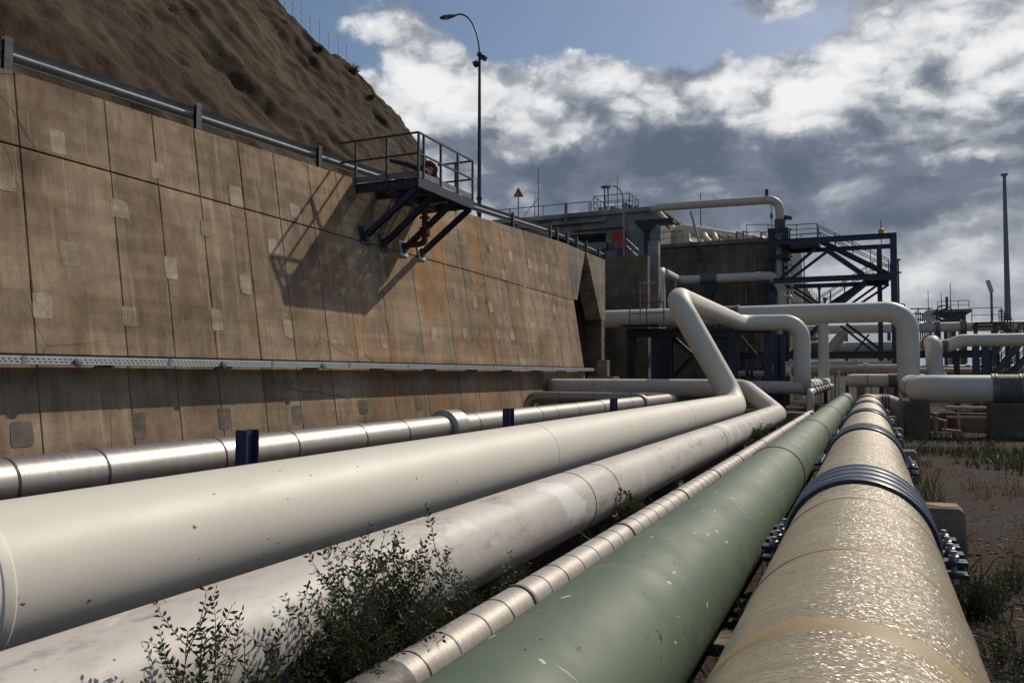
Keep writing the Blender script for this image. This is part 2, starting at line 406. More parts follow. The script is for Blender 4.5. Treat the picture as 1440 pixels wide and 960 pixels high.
def solo(o, label, cat, group=None):
    """a thing that is one mesh: move its origin to its base"""
    me = o.data; xs = [v.co for v in me.vertices]
    b = Vector(((min(v.x for v in xs)+max(v.x for v in xs))/2, (min(v.y for v in xs)+max(v.y for v in xs))/2, min(v.z for v in xs)))
    me.transform(Matrix.Translation(-b)); o.location = b
    return tag(o, label, cat, group)
def struct(o): o['kind'] = 'structure'; return o
def copy_thing(root, loc, label=None, group=None):
    r = root.copy(); COL.objects.link(r); r.location = loc
    if label: r['label'] = label
    if group: r['group'] = group
    for ch in root.children:
        c = ch.copy(); COL.objects.link(c); c.parent = r
        for g in ch.children:
            d = g.copy(); COL.objects.link(d); d.parent = c
    return r

# ================================================================== GROUND, ROAD, HILL
mb = MB()
xs = [-3000, -800, -200, -60, -30, -16] + [-12 + .5*i for i in range(0, 65)] + [24, 32, 60, 200, 800, 3000]
ys = [-600, -100, -30] + [-10 + .5*i for i in range(0, 131)] + [60, 75, 100, 200, 600, 1500, 4000]
mb.add([(x, y, gz(x, y)) for x in xs for y in ys],
       [(i*len(ys)+j, (i+1)*len(ys)+j, (i+1)*len(ys)+j+1, i*len(ys)+j+1) for i in range(len(xs)-1) for j in range(len(ys)-1)])
struct(mb.build('ground', 'dry_ground'))

WT = [(7.8, 4.72), (16.6, 5.09), (23.8, 5.40), (33.1, 5.84)]    # wall top (relative to the eye) along Y
JT = [(7.7, 3.52), (23.2, 3.38), (31.9, 3.26)]                   # horizontal joint
def wtop(y): return lerp_tab(WT, y)
def wjoint(y): return lerp_tab(JT, y)
Y0W, Y1W = -8.0, 33.2

mb = MB(); yy = [-12, 0, 10, 20, 33.15, 39.2, 47.9, 66]
for a, b in zip(yy, yy[1:]):
    xa = -12.3 if b <= 34 else (-12.7 if b < 39.5 else -15.6)
    za0, zb0 = wtop(a)-.45+H, wtop(min(b, 33.1))-.45+H
    lo = -.6 if b <= 34 else 4.9+H-.2
    if b > 34: za0 = zb0 = wtop(33.1)-.45+H
    mb.add([(-17.9, a, za0), (xa, a, za0), (xa, b, zb0), (-17.9, b, zb0), (-17.9, a, lo), (xa, a, lo), (xa, b, lo), (-17.9, b, lo)],
           [(0, 1, 2, 3), (4, 7, 6, 5), (1, 5, 6, 2), (0, 3, 7, 4), (0, 4, 5, 1), (3, 2, 6, 7)])
struct(mb.build('upper_road', 'asphalt', smooth=False))

# hillside: a shotcrete slope beyond the road
toe = [(-17.6, -14), (-17.5, -4), (-17.5, 10), (-17.5, 24), (-17.5, 30), (-17.7, 35.0), (-18.6, 38.2), (-21, 40.5), (-30, 43), (-60, 46)]
ridge = [23, 22.5, 21, 17.9, 15.5, 14.7, 14.3, 12.8, 10.6, 8]
NP = 640; NTT = 190
def cr(p0, p1, p2, p3, t):
    return .5*((2*p1) + (-p0+p2)*t + (2*p0-5*p1+4*p2-p3)*t*t + (-p0+3*p1-3*p2+p3)*t**3)
ctrl = [Vector((x, y, z)) for (x, y), z in zip(toe, ridge)]
dense = []
for i in range(len(ctrl)-1):
    a, b, c, d = ctrl[max(0, i-1)], ctrl[i], ctrl[i+1], ctrl[min(len(ctrl)-1, i+2)]
    for k in range(30): dense.append(cr(a, b, c, d, k/30))
cum = [0]
for a, b in zip(dense, dense[1:]): cum.append(cum[-1] + (b.xy-a.xy).length)
def at_s(s):
    import bisect
    i = min(len(cum)-2, max(0, bisect.bisect(cum, s)-1)); t = (s-cum[i])/max(1e-6, cum[i+1]-cum[i])
    p = dense[i].lerp(dense[i+1], t); d = (dense[i+1].xy-dense[i].xy).normalized(); return p, Vector((d.y, -d.x, 0))
vs = []
smax = cum[-1]
for i in range(NP+1):
    p, nrm = at_s(smax*i/NP*.999)
    wob = 1.1*noise.noise((p.y*.30, p.x*.3, 5.0)) + .45*noise.noise((p.y*.9, p.x*.9, 2.0))
    zr = p.z + wob*.7
    for j in range(NTT+1):
        t = j/NTT*1.5
        if t <= 1:
            z = 4.6 + (zr-4.6)*t; back = (z-4.6)*.55 - .5*math.sin(math.pi*t)
        else:
            e = t-1; z = zr + .35*math.sin(e*6)*(1-e) - e*e*6; back = (zr-4.6)*.55 + e*26*(.4+e)
        rnd_edge = sstep(.8, 1.0, t)*(1-sstep(1.0, 1.2, t))
        z -= .28*rnd_edge
        q0 = Vector((p.x, p.y, 0)) - nrm*back; q0.z = z + H
        g = Vector((q0.x*.22+q0.z*.03, q0.y*.34 - q0.z*.13, q0.z*.085))
        ac, al = q0.y*.62+q0.z*.78, q0.y*.78-q0.z*.62
        wp_ = .9*noise.noise((al*.22, ac*.22, 4)); ac += wp_
        dsp = .85*noise.noise((ac*.33, al*.09, 1)) + .30*(.5-1.4*abs(noise.noise((ac*.55, al*.11, 6)))) + .24*noise.noise((ac*1.25, al*.30, 9)) + .20*(.4-abs(noise.noise((ac*2.6, al*.7, 3))))
        dsp += .15*noise.noise(q0*.7) + .13*noise.noise(q0*2.2) + .05*noise.noise(q0*5.2)
        fade = min(1, t*5)
        q0 += (nrm*.86 + Vector((0, 0, .5)))*dsp*fade*(.75 if t < 1 else .5)
        vs.append(q0)
mb = MB().add(vs, [(i*(NTT+1)+j, (i+1)*(NTT+1)+j, (i+1)*(NTT+1)+j+1, i*(NTT+1)+j+1) for i in range(NP) for j in range(NTT)])
hill = struct(mb.build('hillside', 'shotcrete')); hill.data.shade_smooth()
def hill_point(x, y):
    """where the photo ray through (x, y) first meets the hillside"""
    from mathutils.bvhtree import BVHTree
    global _bvh
    if '_bvh' not in globals(): _bvh = BVHTree.FromPolygons(vs, [tuple(p.vertices) for p in hill.data.polygons])
    return _bvh.ray_cast(Vector((0, 0, H)), ray(x, y).normalized())[0]

# ================================================================== RETAINING WALL
wall = thing('retaining_wall', (WX0, 12, 0), 'long battered concrete retaining wall with square patches and rust stains below the hillside', 'wall')
def panel(mb, y0, y1, zf0, zf1, dep, thick=.25, inset=0):
    """one battered panel between two heights (functions of y), its face pushed out by dep"""
    c = .012
    def pt(y, z, o): return Vector((wx(z)+o, y, z+H))
    za0, za1, zb0, zb1 = zf0(y0), zf1(y0), zf0(y1), zf1(y1)
    K = 26; out_ = []
    def ed(y, z, s): return y + s*(.011*max(0, noise.noise((y*7.1, z*1.1, 2))) + .009*max(0, noise.noise((y*3.3, z*5.5, 8))-.15))
    out_ += [(y1, zb0+(zb1-zb0)*k/K, -1) for k in range(K+1)]
    out_ += [(y0, za1+(za0-za1)*k/K, 1) for k in range(K+1)]
    fr = [pt(ed(y, z, s)+s*c, min(max(z, (za0 if s > 0 else zb0)+c), (za1 if s > 0 else zb1)-c), dep) for y, z, s in out_]
    md = [pt(ed(y, z, s), z, dep-c) for y, z, s in out_]
    bk = [pt(y, z, -thick) for y, z, s in out_]
    n_ = len(out_); fs = [tuple(range(n_))]
    for k in range(n_):
        k2 = (k+1) % n_; fs += [(n_+k, n_+k2, k2, k), (2*n_+k, 2*n_+k2, n_+k2, n_+k)]
    mb.add(fr+md+bk, fs)
known = [PW(px, py).y for px, py in ((20, 110), (55, 125), (147, 150), (273, 190), (335, 210), (565, 265), (612, 290), (640, 300), (668, 305), (700, 312), (735, 325), (765, 335))]
cuts = [Y0W]
while cuts[-1] < known[0]-1.8: cuts.append(cuts[-1] + random.uniform(1.1, 1.7))
for k in sorted(known):
    while k - cuts[-1] > 2.0: cuts.append(cuts[-1] + random.uniform(1.05, 1.6) if k-cuts[-1] > 2.9 else (cuts[-1]+k)/2)
    if k - cuts[-1] > .45: cuts.append(k)
while Y1W - cuts[-1] > 1.6: cuts.append(cuts[-1] + 1.3)
cuts.append(Y1W)
g = .006
fa, lo_, ba = MB(), MB(), MB()
zb_lo = -2.4
for y0, y1 in zip(cuts, cuts[1:]):
    d1, d2 = random.uniform(-.004, .002), random.uniform(-.004, .002)
    panel(fa, y0+g*.6, y1-g*.6, lambda y: wjoint(y)+.013, wtop, d1)
    panel(fa, y0+g*.6, y1-g*.6, lambda y: .30, lambda y: wjoint(y)-.013, d2)
    panel(lo_, y0+g*.6, y1-g*.6, lambda y: zb_lo, lambda y: .285, d2-.03)
fa.build('wall_face', 'wall_concrete', wall, smooth=False)
lo_.build('wall_foot', 'wall_concrete', wall, smooth=False)
def slab(y0, y1, z0, z1, o0, o1):
    m = MB(); m.add([(wx(z0)+o0, y0, z0+H), (wx(z0)+o1, y0, z0+H), (wx(z1(y0))+o1, y0, z1(y0)+H), (wx(z1(y0))+o0, y0, z1(y0)+H),
                     (wx(z0)+o0, y1, z0+H), (wx(z0)+o1, y1, z0+H), (wx(z1(y1))+o1, y1, z1(y1)+H), (wx(z1(y1))+o0, y1, z1(y1)+H)],
                    [(0, 1, 2, 3), (7, 6, 5, 4), (0, 4, 5, 1), (1, 5, 6, 2), (2, 6, 7, 3), (3, 7, 4, 0)])
    return m
slab(Y0W+.01, Y1W-.01, -2.39, lambda y: wtop(y)-.02, -.7, -.04).build('wall_core', 'shade_concrete', wall, smooth=False, fix=True)
# anchor-head patches
pat = [(81, 200), (222, 240), (332, 276), (415, 297), (653, 337), (688, 350), (708, 387), (687, 349), (718, 360), (744, 370), (769, 378), (737, 397), (763, 403),
       (168, 294), (98, 357), (290, 322), (240, 377), (385, 348), (305, 450), (405, 462), (183, 445), (8, 255), (728, 425), (755, 431), (779, 435), (748, 460), (774, 465),
       (640, 410), (668, 425), (690, 432), (700, 470), (655, 470), (610, 470), (540, 478), (470, 470), (345, 400), (60, 430), (478, 425), (720, 470)]
dpat = [(33, 610), (198, 598), (318, 588), (420, 583), (512, 572), (590, 566)]
def add_patch(px, py, mat, big):
    po = .005 if mat == 'patch_concrete' else -.026
    c = PW(px, py); z0 = c.z-H; w, h = random.uniform(.13, .19)*big, random.uniform(.15, .24)*big
    n = 24; m = MB(); fr, bk = [], []
    ph = random.random()*9
    for k in range(n):
        a = 2*math.pi*k/n; ca, sa = math.cos(a), math.sin(a)
        e = 1/max(abs(ca), abs(sa))
        rr = 1 + .10*noise.noise((ca*1.2+ph, sa*1.2, px*.1)) + .05*noise.noise((ca*5+ph, sa*5, px*.1)) - (.07 if e > 1.3 else 0)
        dy, dz = ca*w*e*rr, sa*h*e*rr
        fr.append(Vector((wx(z0+dz*.97)+po, c.y+dy*.97, z0+dz*.97+H))); bk.append(Vector((wx(z0+dz)+po-.025, c.y+dy, z0+dz+H)))
    m.add(fr+bk, [tuple(range(n))] + [(k+n, (k+1) % n+n, (k+1) % n, k) for k in range(n)])
    m.build('anchor_patch', mat, wall, smooth=False, fix=True)
for px, py in pat: add_patch(px, py, 'patch_concrete', 1)
for px, py in dpat: add_patch(px, py, 'dark_patch_concrete', 1.05)

# cable tray on the wall
tz = .20; txo = wx(tz)
tray = thing('cable_tray', (txo+.2, 10, tz+H-.08), 'long perforated grey metal cable tray bracketed along the concrete wall', 'cable tray')
ye = 33.3; TW = .40
m = MB()
m.bb((txo+.06, Y0W, tz+H-.055), (txo+TW, ye, tz+H-.049))
m.bb((txo+TW+.001, Y0W, tz+H-.055), (txo+TW+.005, ye, tz+H+.065)); m.bb((txo+.055, Y0W, tz+H-.055), (txo+.0585, ye, tz+H+.065))
m.bb((txo+TW-.03, Y0W, tz+H+.0655), (txo+TW+.005, ye, tz+H+.0685))
nbase = len(m.f); y = 5.0
while y < ye-.1:
    for zz in (.022, -.018): m.bb((txo+TW+.0052, y+(.03 if zz < 0 else 0), tz+H+zz-.008), (txo+TW+.0066, y+.042+(.03 if zz < 0 else 0), tz+H+zz+.008))
    y += .085
to = m.build('tray', 'tray_steel', tray, smooth=False); to.data.materials.append(M['black'])
for p_ in to.data.polygons:
    if p_.index >= nbase: p_.material_index = 1
y = 1.2
while y < 33:
    MB().bb((txo-.03, y, tz+H-.10), (txo+TW-.02, y+.05, tz+H-.057)).build('bracket', 'grey_steel', tray)
    MB().bb((txo+TW+.007, y+1.1, tz+H-.06), (txo+TW+.011, y+1.17, tz+H+.07)).build('joint_plate', 'galvanised', tray)
    y += 2.6
for px, py in ((110, 507), (315, 511), (455, 514)):
    pz = P(px, py, X=txo+TW+.02)
    MB().ring((txo+TW+.012, pz.y, tz+H-.02), (1, 0, 0), 0, [(0, .07), (.02, .07), (.025, .06), (.025, 0)], 20).build('junction_box', 'grey_steel', tray)

# guardrail
GX = -12.80
def gtop(y): return wtop(y)+H
gr = thing('guardrail', (GX, 15, gtop(15)), 'steel crash barrier with dark posts running along the top of the retaining wall', 'guardrail')
def road_pt(y, dx=0, dz=0): return Vector((GX+dx, y, gtop(y)+dz))
prof = [(0, .70), (.05, .69), (.085, .655), (.085, .615), (.03, .575), (.03, .525), (.085, .485), (.085, .445), (.05, .41), (0, .40)]
ylist = [-8 + 1.0*i for i in range(0, 49)]
m = MB(); n = len(prof)
vs_ = []
for yv in ylist:
    for (a, b) in prof: vs_.append(road_pt(yv, .02-a, b-.04))
    for (a, b) in prof[::-1]: vs_.append(road_pt(yv, .026-a, b-.04))
m.add(vs_, [(i*2*n+k, i*2*n+(k+1) % (2*n), (i+1)*2*n+(k+1) % (2*n), (i+1)*2*n+k) for i in range(len(ylist)-1) for k in range(2*n)])
m.build('rail_beam', 'galvanised', gr, fix=True)
m = MB().tube([road_pt(yv, .075, .46) for yv in ylist], .045, 12); m.build('rail_tube', 'galvanised', gr)
py = sorted([PW(300, 187).y, PW(45, 107).y, PW(460, 238).y, PW(300, 187).y-7.9] + [PW(px, 300).y*0 + v for px, v in ((735, 0),) if v])
step = 3.84*1.04; yb = PW(300, 187).y; posts = [yb + step*k for k in range(-4, 6)]
posts = [p_ for p_ in posts if p_ < 32.5] + [33.0, 34.3, 35.6, 37.0, 39.0]
for yv in posts:
    b = road_pt(yv)
    m = MB().bb((b.x+.128, yv-.07, b.z-.55), (b.x+.14, yv+.07, b.z+.70)).bb((b.x+.20, yv-.07, b.z-.55), (b.x+.212, yv+.07, b.z+.70)).bb((b.x+.1405, yv-.006, b.z-.55), (b.x+.1995, yv+.006, b.z+.70))
    p = m.build('post', 'dark_grey_steel', gr)

# access platform on the wall
Y1, Y2, XO, ZD = 17.16, 20.15, -10.30, 4.97
XI = wx(ZD)+.02
pf = thing('access_platform', (XI, 18.6, ZD+H-.3), 'cantilevered steel grating platform with railings hanging on the concrete wall', 'platform')
m = MB(); zf = ZD+H-.14
m.ibeam((XI-.5, Y1, zf), (XO, Y1, zf), .10, .22); m.ibeam((XI-.5, Y2, zf), (XO, Y2, zf), .10, .22)
m.beam((XO, Y1-.05, zf), (XO, Y2+.05, zf), .07, .24)
for yv in (18.1, 19.1): m.ibeam((XI-.3, yv, zf), (XO-.04, yv, zf), .09, .18)
m.beam(((XI+XO)/2-.1, Y1+.06, zf-.1), ((XI+XO)/2-.1, Y2-.06, zf-.1), .08, .12)
m.build('deck_frame', 'platform_steel', pf, smooth=False)
m = MB(); y = Y1+.07
while y < Y2-.05: m.bb((XI-.35, y, ZD+H-.025), (XO-.04, y+.012, ZD+H+.010)); y += .062
x = XI-.3
while x < XO-.06: m.bb((x, Y1+.06, ZD+H-.018), (x+.010, Y2-.06, ZD+H+.005)); x += .16
m.build('deck_grating', 'dark_grey_steel', pf, smooth=False)
for k, (px, pyy) in enumerate(((498, 329), (535, 342), (565, 350), (595, 357))):
    w = PW(px, pyy); yv = (Y1+.06, 18.1, 19.1, Y2-.06)[k]
    zz = w.z if k else w.z
    wp = Vector((wx(w.z-H), yv, w.z))
    br = MB(); a = wp+Vector((.05, 0, .0)); b = Vector((XO-.06, yv, zf-.12)); d = (b-a).normalized(); nn = Vector((0, 1, 0)).cross(d)
    br.ibeam(a, b, .13, .15, .016, up=(0, 1, 0))
    bo = br.build('brace', 'platform_steel', pf, smooth=False)
    an = math.atan(BAT)
    MB().box(wp+Vector((.022, 0, .02)), (.025, .40, .46), Matrix.Rotation(-an, 3, 'Y')).build('wall_plate', 'pale_metal' if k > 1 else 'platform_steel', bo, bevel=.004)
    MB().box(wp+Vector((.075, 0, .01)), (.09, .16, .24), Matrix.Rotation(-an, 3, 'Y')).build('foot_block', 'platform_steel', bo, bevel=.004)
ZR = ZD+H+1.13
rail_runs = [((XI-.55, Y1, 0), (XO, Y1, 0)), ((XO, Y1, 0), (XO, Y2, 0)), ((XO, Y2, 0), (XI-.1, Y2, 0))]
for a, b in rail_runs:
    for hz, nm in ((1.13, 'top_rail'), (.60, 'mid_rail')):
        MB().beam((a[0], a[1], ZD+H+hz), (b[0], b[1], ZD+H+hz), .045).build(nm, 'dark_grey_steel', pf)
    dx, dy = b[0]-a[0], b[1]-a[1]; k = Vector((dx, dy, 0)).normalized()
    MB().bb((min(a[0], b[0])-(0 if dx else .004), min(a[1], b[1])-(.004 if dx else 0), ZD+H+.012), (max(a[0], b[0])+(0 if dx else .004), max(a[1], b[1])+(.004 if dx else 0), ZD+H+.16)).build('toe_board', 'grey_steel', pf)
pp = [(XI-.02, Y1), ((XI+XO)/2, Y1), (XO, Y1+.002), (XO, Y1+.25), (XO, 18.3), (XO, 19.25), (XO, Y2), (XO-.55, Y2), (XI+.1, Y2)]
for x, y in pp:
    MB().bb((x-.025, y-.028 if y < Y2 else y-.025, ZD+H-.28), (x+.028, y+.025, ZR+.01)).build('railing_post', 'dark_grey_steel', pf)

# red fire monitor on the platform and its riser below
fm = P(588, 232, Y=19.3); fx, fy, fz = -11.35, 19.2, ZD+H+.012
mon = thing('fire_monitor', (fx, fy, fz), 'red water cannon with handwheel standing on the grating platform', 'fire monitor')
m = MB(); m.ring((fx, fy, fz), (0, 0, 1), 0, [(0, .17), (.03, .17), (.03, .09), (.35, .09), (.36, .15), (.42, .15), (.43, .10), (.62, .10), (.66, .14), (.72, .14), (.78, .08), (.80, 0)], 20)
m.build('body', 'red_paint', mon)
MB().tube([(fx, fy, fz+.55), (fx+.28, fy+.06, fz+.55), (fx+.36, fy+.08, fz+.80), (fx+.12, fy+.02, fz+.98), (fx-.05, fy-.02, fz+.80)], .07, 12, .12).build('swivel_pipe', 'red_paint', mon)
MB().tube([(fx-.05, fy, fz+.74), (fx-.45, fy-.12, fz+.92), (fx-.95, fy-.26, fz+1.06)], [.09, .075, .055], 12).build('nozzle', 'black', mon)
MB().tube([(fx+.2+.13*math.cos(a*math.pi/8), fy-.16, fz+.32+.13*math.sin(a*math.pi/8)) for a in range(16)], .014, 8, closed=True).beam((fx+.07, fy-.16, fz+.32), (fx+.33, fy-.16, fz+.32), .015).beam((fx, fy-.16, fz+.32), (fx+.21, fy-.16, fz+.32), .03).build('handwheel', 'red_paint', mon)
rs = thing('fire_water_riser', (fx, fy, 3.4+H), 'red riser pipe with flanges under the grating platform against the concrete wall', 'pipe')
MB().tube([(wx(3.6)-.05, fy-.1, 3.62+H), (fx+.1, fy-.1, 3.62+H), (fx+.1, fy-.1, 4.5+H), (fx, fy, 4.66+H)], .085, 14, .16).build('pipe', 'red_paint', rs)
for zz in (3.85, 4.05, 4.35): MB().collar((fx+.1, fy-.1, zz+H), (0, 0, 1), .085, .04, .07, 18).build('flange', 'red_paint', rs)
MB().box((fx+.1, fy-.1, 3.95+H), (.22, .22, .12)).tube([(fx+.1, fy-.33, 3.95+H), (fx+.1, fy-.1, 3.95+H)], .03, 8).build('valve_body', 'red_paint', rs, bevel=.02)

# street lamp
lp = P(674, 303, X=-13.15); LX, LY = lp.x, lp.y
top = P(677, 82, X=LX)
hd = P(622, 28, Y=LY)
lamp = thing('street_lamp', (LX, LY, gtop(LY)-.45), 'tall grey street lamp with curved arm and floodlight by the crash barrier', 'street lamp')
zt = top.z
MB().tube([(LX, LY, gtop(LY)-.45), (LX, LY, zt)], [.085, .05], 14).build('pole', 'dark_grey_steel', lamp)
ax_ = hd.x + .55
arc = [Vector((LX, LY, zt-.02))]
for k in range(1, 11):
    a = math.pi/2*k/10*1.08
    arc.append(Vector((LX + (ax_-LX)*(1-math.cos(a))/(1-math.cos(math.pi/2*1.08)), LY, zt + (hd.z+.08-zt)*math.sin(a))))
MB().tube(arc, .032, 10).build('arm', 'dark_grey_steel', lamp)
q0 = arc[-1]
hm = MB().ring(q0+Vector((-.3, 0, .0)), (1, 0, -.05), 0, [(-.36, 0), (-.33, .07), (-.15, .115), (.1, .10), (.3, .05), (.36, .03), (.36, 0)], 16)
for v_ in hm.v: v_.z = q0.z + (v_.z-q0.z)*.75
hl = hm.build('lamp_head', 'grey_steel', lamp)
MB().ring(q0+Vector((-.33, 0, -.045)), (0, 0, 1), 0, [(-.05, 0), (-.045, .06), (0, .09)], 14).build('lamp_glass', 'lamp_glass', hl)
for zz, dx in ((-.1, .2), (-.28, -.12)):
    MB().beam((LX, LY, zt+zz), (LX+dx*.6, LY-.05, zt+zz), .05).box((LX+dx, LY-.05, zt+zz), (.18, .22, .16), Matrix.Rotation(.4 if dx > 0 else -.3, 3, 'Y')).build('floodlight' if dx > 0 else 'camera_box', 'dark_grey_steel', lamp, bevel=.01)
MB().collar((LX, LY, zt+.08), (0, 0, 1), .05, .12, .045, 14).build('pole_cap', 'dark_grey_steel', lamp)
for zz in (.5, 1.0): MB().collar((LX, LY, gtop(LY)+zz), (0, 0, 1), .075, .08, .04, 14).build('pole_band', 'dark_grey_steel', lamp)

# warning sign
sg = P(729, 270, X=-13.3); sb = Vector((sg.x, sg.y, gtop(30)-.45))
sign = thing('warning_sign', sb, 'triangular red bordered orange road sign with black bend arrow above the barrier', 'road sign')
f_ = ray(729, 270); f_.z = 0; f_.normalize(); sr = Vector((-f_.y*-1, -f_.x, 0)); sr = Vector((f_.y, -f_.x, 0))
sw = 14.5/F_PX*math.hypot(sg.x, sg.y); hh_ = sw*.98
def tri(scale, o, cz=.36):
    c = Vector((0, 0, hh_*cz)); t = [sr*-sw/2, sr*sw/2, Vector((0, 0, hh_))]
    return [sg + Vector((0, 0, -hh_*.5)) + c + (p_-c)*scale - f_*o for p_ in t]
def plate(sc, o, th=.012):
    m = MB(); m.add(tri(sc, o) + tri(sc, o-th), [(0, 1, 2), (5, 4, 3), (0, 3, 4, 1), (1, 4, 5, 2), (2, 5, 3, 0)]); return m
pn = plate(1, .0).build('panel', 'sign_red', sign, smooth=False, fix=True)
plate(.60, .016).build('sign_face', 'sign_orange', pn, smooth=False, fix=True)
u = sw/14
def sp2(a, b): return sg + sr*a*u + Vector((0, 0, b*u - hh_*.12)) - f_*.024
arw = MB()
for (a, b), (c, d) in (((1.5, -2.6), (1.5, .6)), ((1.5, .6), (.4, 1.6)), ((.4, 1.6), (-1.0, 1.6))):
    arw.beam(sp2(a, b), sp2(c, d), .9*u, .01, up=f_)
arw.add([sp2(-2.4, 1.6), sp2(-1.0, 2.6), sp2(-1.0, .6)], [(0, 1, 2)])
arw.build('bend_arrow', 'black', pn, smooth=False)
MB().tube([sb, sg+Vector((0, 0, hh_*.2))+f_*.02], .025, 10).build('post', 'galvanised', sign)
# ================================================================== PIPELINES
def pipe_thing(name, loc, label, group=None): return thing(name, loc, label, 'pipe', group)
YB = -5.0
# stainless pipe beside the wall
AX, AZ, AR = -5.6, -.78, .19
pa = pipe_thing('stainless_pipe', (AX, 3, AZ-AR+H), 'shiny stainless clad pipe with dark joint rings beside the concrete wall', None)
MB().tube([W(AX, YB, AZ), W(AX, 24.6, AZ), W(-10.45, 24.6, AZ+.03), W(-10.45, 24.6, -2.3)], AR, 32, .36).build('cladding', 'stainless', pa)
for px in (3, 130, 296, 400, 497, 558, 660, 750, 772, 803, 880):
    yv = P(px, 620, X=AX-.02).y
    if yv > 1: MB().collar(W(AX, yv, AZ), (0, 1, 0), AR, .022, .0022, 32).build('joint_ring', 'rubber', pa)
for xv in (-6.9, -8.1, -9.3): MB().collar(W(xv, 24.6, AZ+.025), (1, 0, 0), AR, .03, .004, 28).build('joint_ring', 'grey_steel', pa)
yc = P(632, 590, X=AX).y
MB().ring(W(AX, yc, AZ), (0, 1, 0), 0, [(-.22, AR-.004), (-.22, AR+.03), (-.2, AR+.075), (.16, AR+.075), (.2, AR+.03), (.2, AR-.004)], 32).build('collar', 'stainless', pa)
yc = P(845, 570, X=AX).y
MB().collar(W(AX, yc+.2, AZ), (0, 1, 0), AR, .9, .012, 32).build('wrap_band', 'stainless', pa)
MB().collar(W(AX, yc+3.3, AZ), (0, 1, 0), AR, .22, .06, 32).build('collar', 'stainless', pa)

# big white pipe with the tall loop
BX, BZ, BR = -3.87, -1.0, .383
pb = pipe_thing('white_pipe', (BX, 3, BZ-BR+H), 'largest smooth white pipe, rising in a slanted loop at its far end')
tb = W(-5.79, 25.9, 2.52)
MB().tube([W(BX, YB, BZ), W(BX, 25.9, BZ), tb, W(-5.75, 40, 2.5), W(-2.94, 40, 2.46), W(-2.94, 40, -.64), W(-2.94, 62, -.64)], BR, 48, .80, 10).build('pipe', 'white_paint', pb)
yw = P(12, 830, X=BX+BR*.96).y
m = MB()
m.ring(W(BX, yw, BZ), (0, 1, 0), 0, [(-.034, BR-.003), (-.028, BR+.004), (-.018, BR+.006), (-.010, BR+.0045), (0, BR+.007), (.010, BR+.0045), (.018, BR+.0062), (.028, BR+.0038), (.034, BR-.003)], 96)
m.build('wrap_band', 'white_paint', pb)
for p_, ax in ((W(BX, 25.0, BZ), (0, 1, 0)), (W(-5.787, 27.0, 2.52), (0, 1, 0)), (W(-5.75, 39.0, 2.5), (0, 1, 0)), (W(-4.9, 40, 2.49), (1, 0, 0)), (W(-3.7, 40, 2.47), (1, 0, 0)), (W(-2.94, 40, 1.6), (0, 0, 1)), (W(-2.94, 40, .2), (0, 0, 1))): MB().collar(p_, ax, BR, .03, .005, 40).build('weld_seam', 'white_paint', pb)
for yv in (9.2, 17.5, 23.4): MB().collar(W(BX, yv, BZ), (0, 1, 0), BR, .035, .0025, 64).build('weld_seam', 'white_paint', pb)
a_ = W(BX, 25.9, BZ)
for t in (.17, .80): MB().collar(a_.lerp(tb, t), tb-a_, BR, .03, .004, 48).build('weld_seam', 'white_paint', pb)

# stained white pipe
CX_, CZ, CR = -2.72, -1.26, .30
pc = pipe_thing('stained_pipe', (CX_, 3, CZ-CR+H), 'scuffed off white pipe with dirt stains and pale repair patches beside the green shrubs')
MB().tube([W(CX_, YB, CZ), W(CX_, 26.5, CZ), W(-3.95, 28.3, -.47), W(-11.12, 28.3, -.47), W(-11.12, 40, -.58), W(-2.9, 39.9, -.64)], CR, 40, .55, 9).build('pipe', 'dirty_white_paint', pc)
for px, pyy in ((825, 710), (1015, 615), (860, 700)):
    yv = P(px, pyy, X=CX_+.2).y
    MB().collar(W(CX_, yv, CZ), (0, 1, 0), CR, .016, .003, 48).build('weld_seam', 'clamp_grey', pc)
for yv in (41.5, 44.5, 48): MB().collar(W(-2.94, yv, -.64), (0, 1, 0), BR, .05, .015, 28).build('joint_ring', 'clamp_grey', pb)

# thin jacketed pipe
DX, DZ, DR = -2.03, -1.45, .13
pd_ = pipe_thing('jacketed_pipe', (DX, 3, DZ-DR+H), 'thin foil jacketed pipe with many narrow bands between the stained pipe and the green pipe')
MB().tube([W(DX, YB, DZ), W(DX, 31.2, DZ), W(DX, 31.2, -.66), W(DX, 50, -.66)], DR, 28, .26, 7).build('jacket', 'foil_jacket', pd_)
yv = 2.35; k = 0
while yv < 29:
    wide = k % 7 == 0
    MB().collar(W(DX, yv, DZ), (0, 1, 0), DR, .030 if wide else .010, .010 if wide else .003, 28).build('jacket_band', 'clamp_grey' if wide else ('galvanised' if k % 3 else 'dark_grey_steel'), pd_)
    yv += random.uniform(.27, .36) if yv < 14 else random.uniform(.45, .6); k += 1
MB().tube([W(DX, 2.86, DZ), W(DX, 3.18, DZ)], DR+.006, 28, cap=True).build('sleeve', 'clamp_grey', pd_)
for yv in (33, 35, 37, 39, 41.5, 44): MB().collar(W(DX, yv, -.66), (0, 1, 0), DR, .10, .05, 20).build('clamp', 'clamp_grey', pd_)

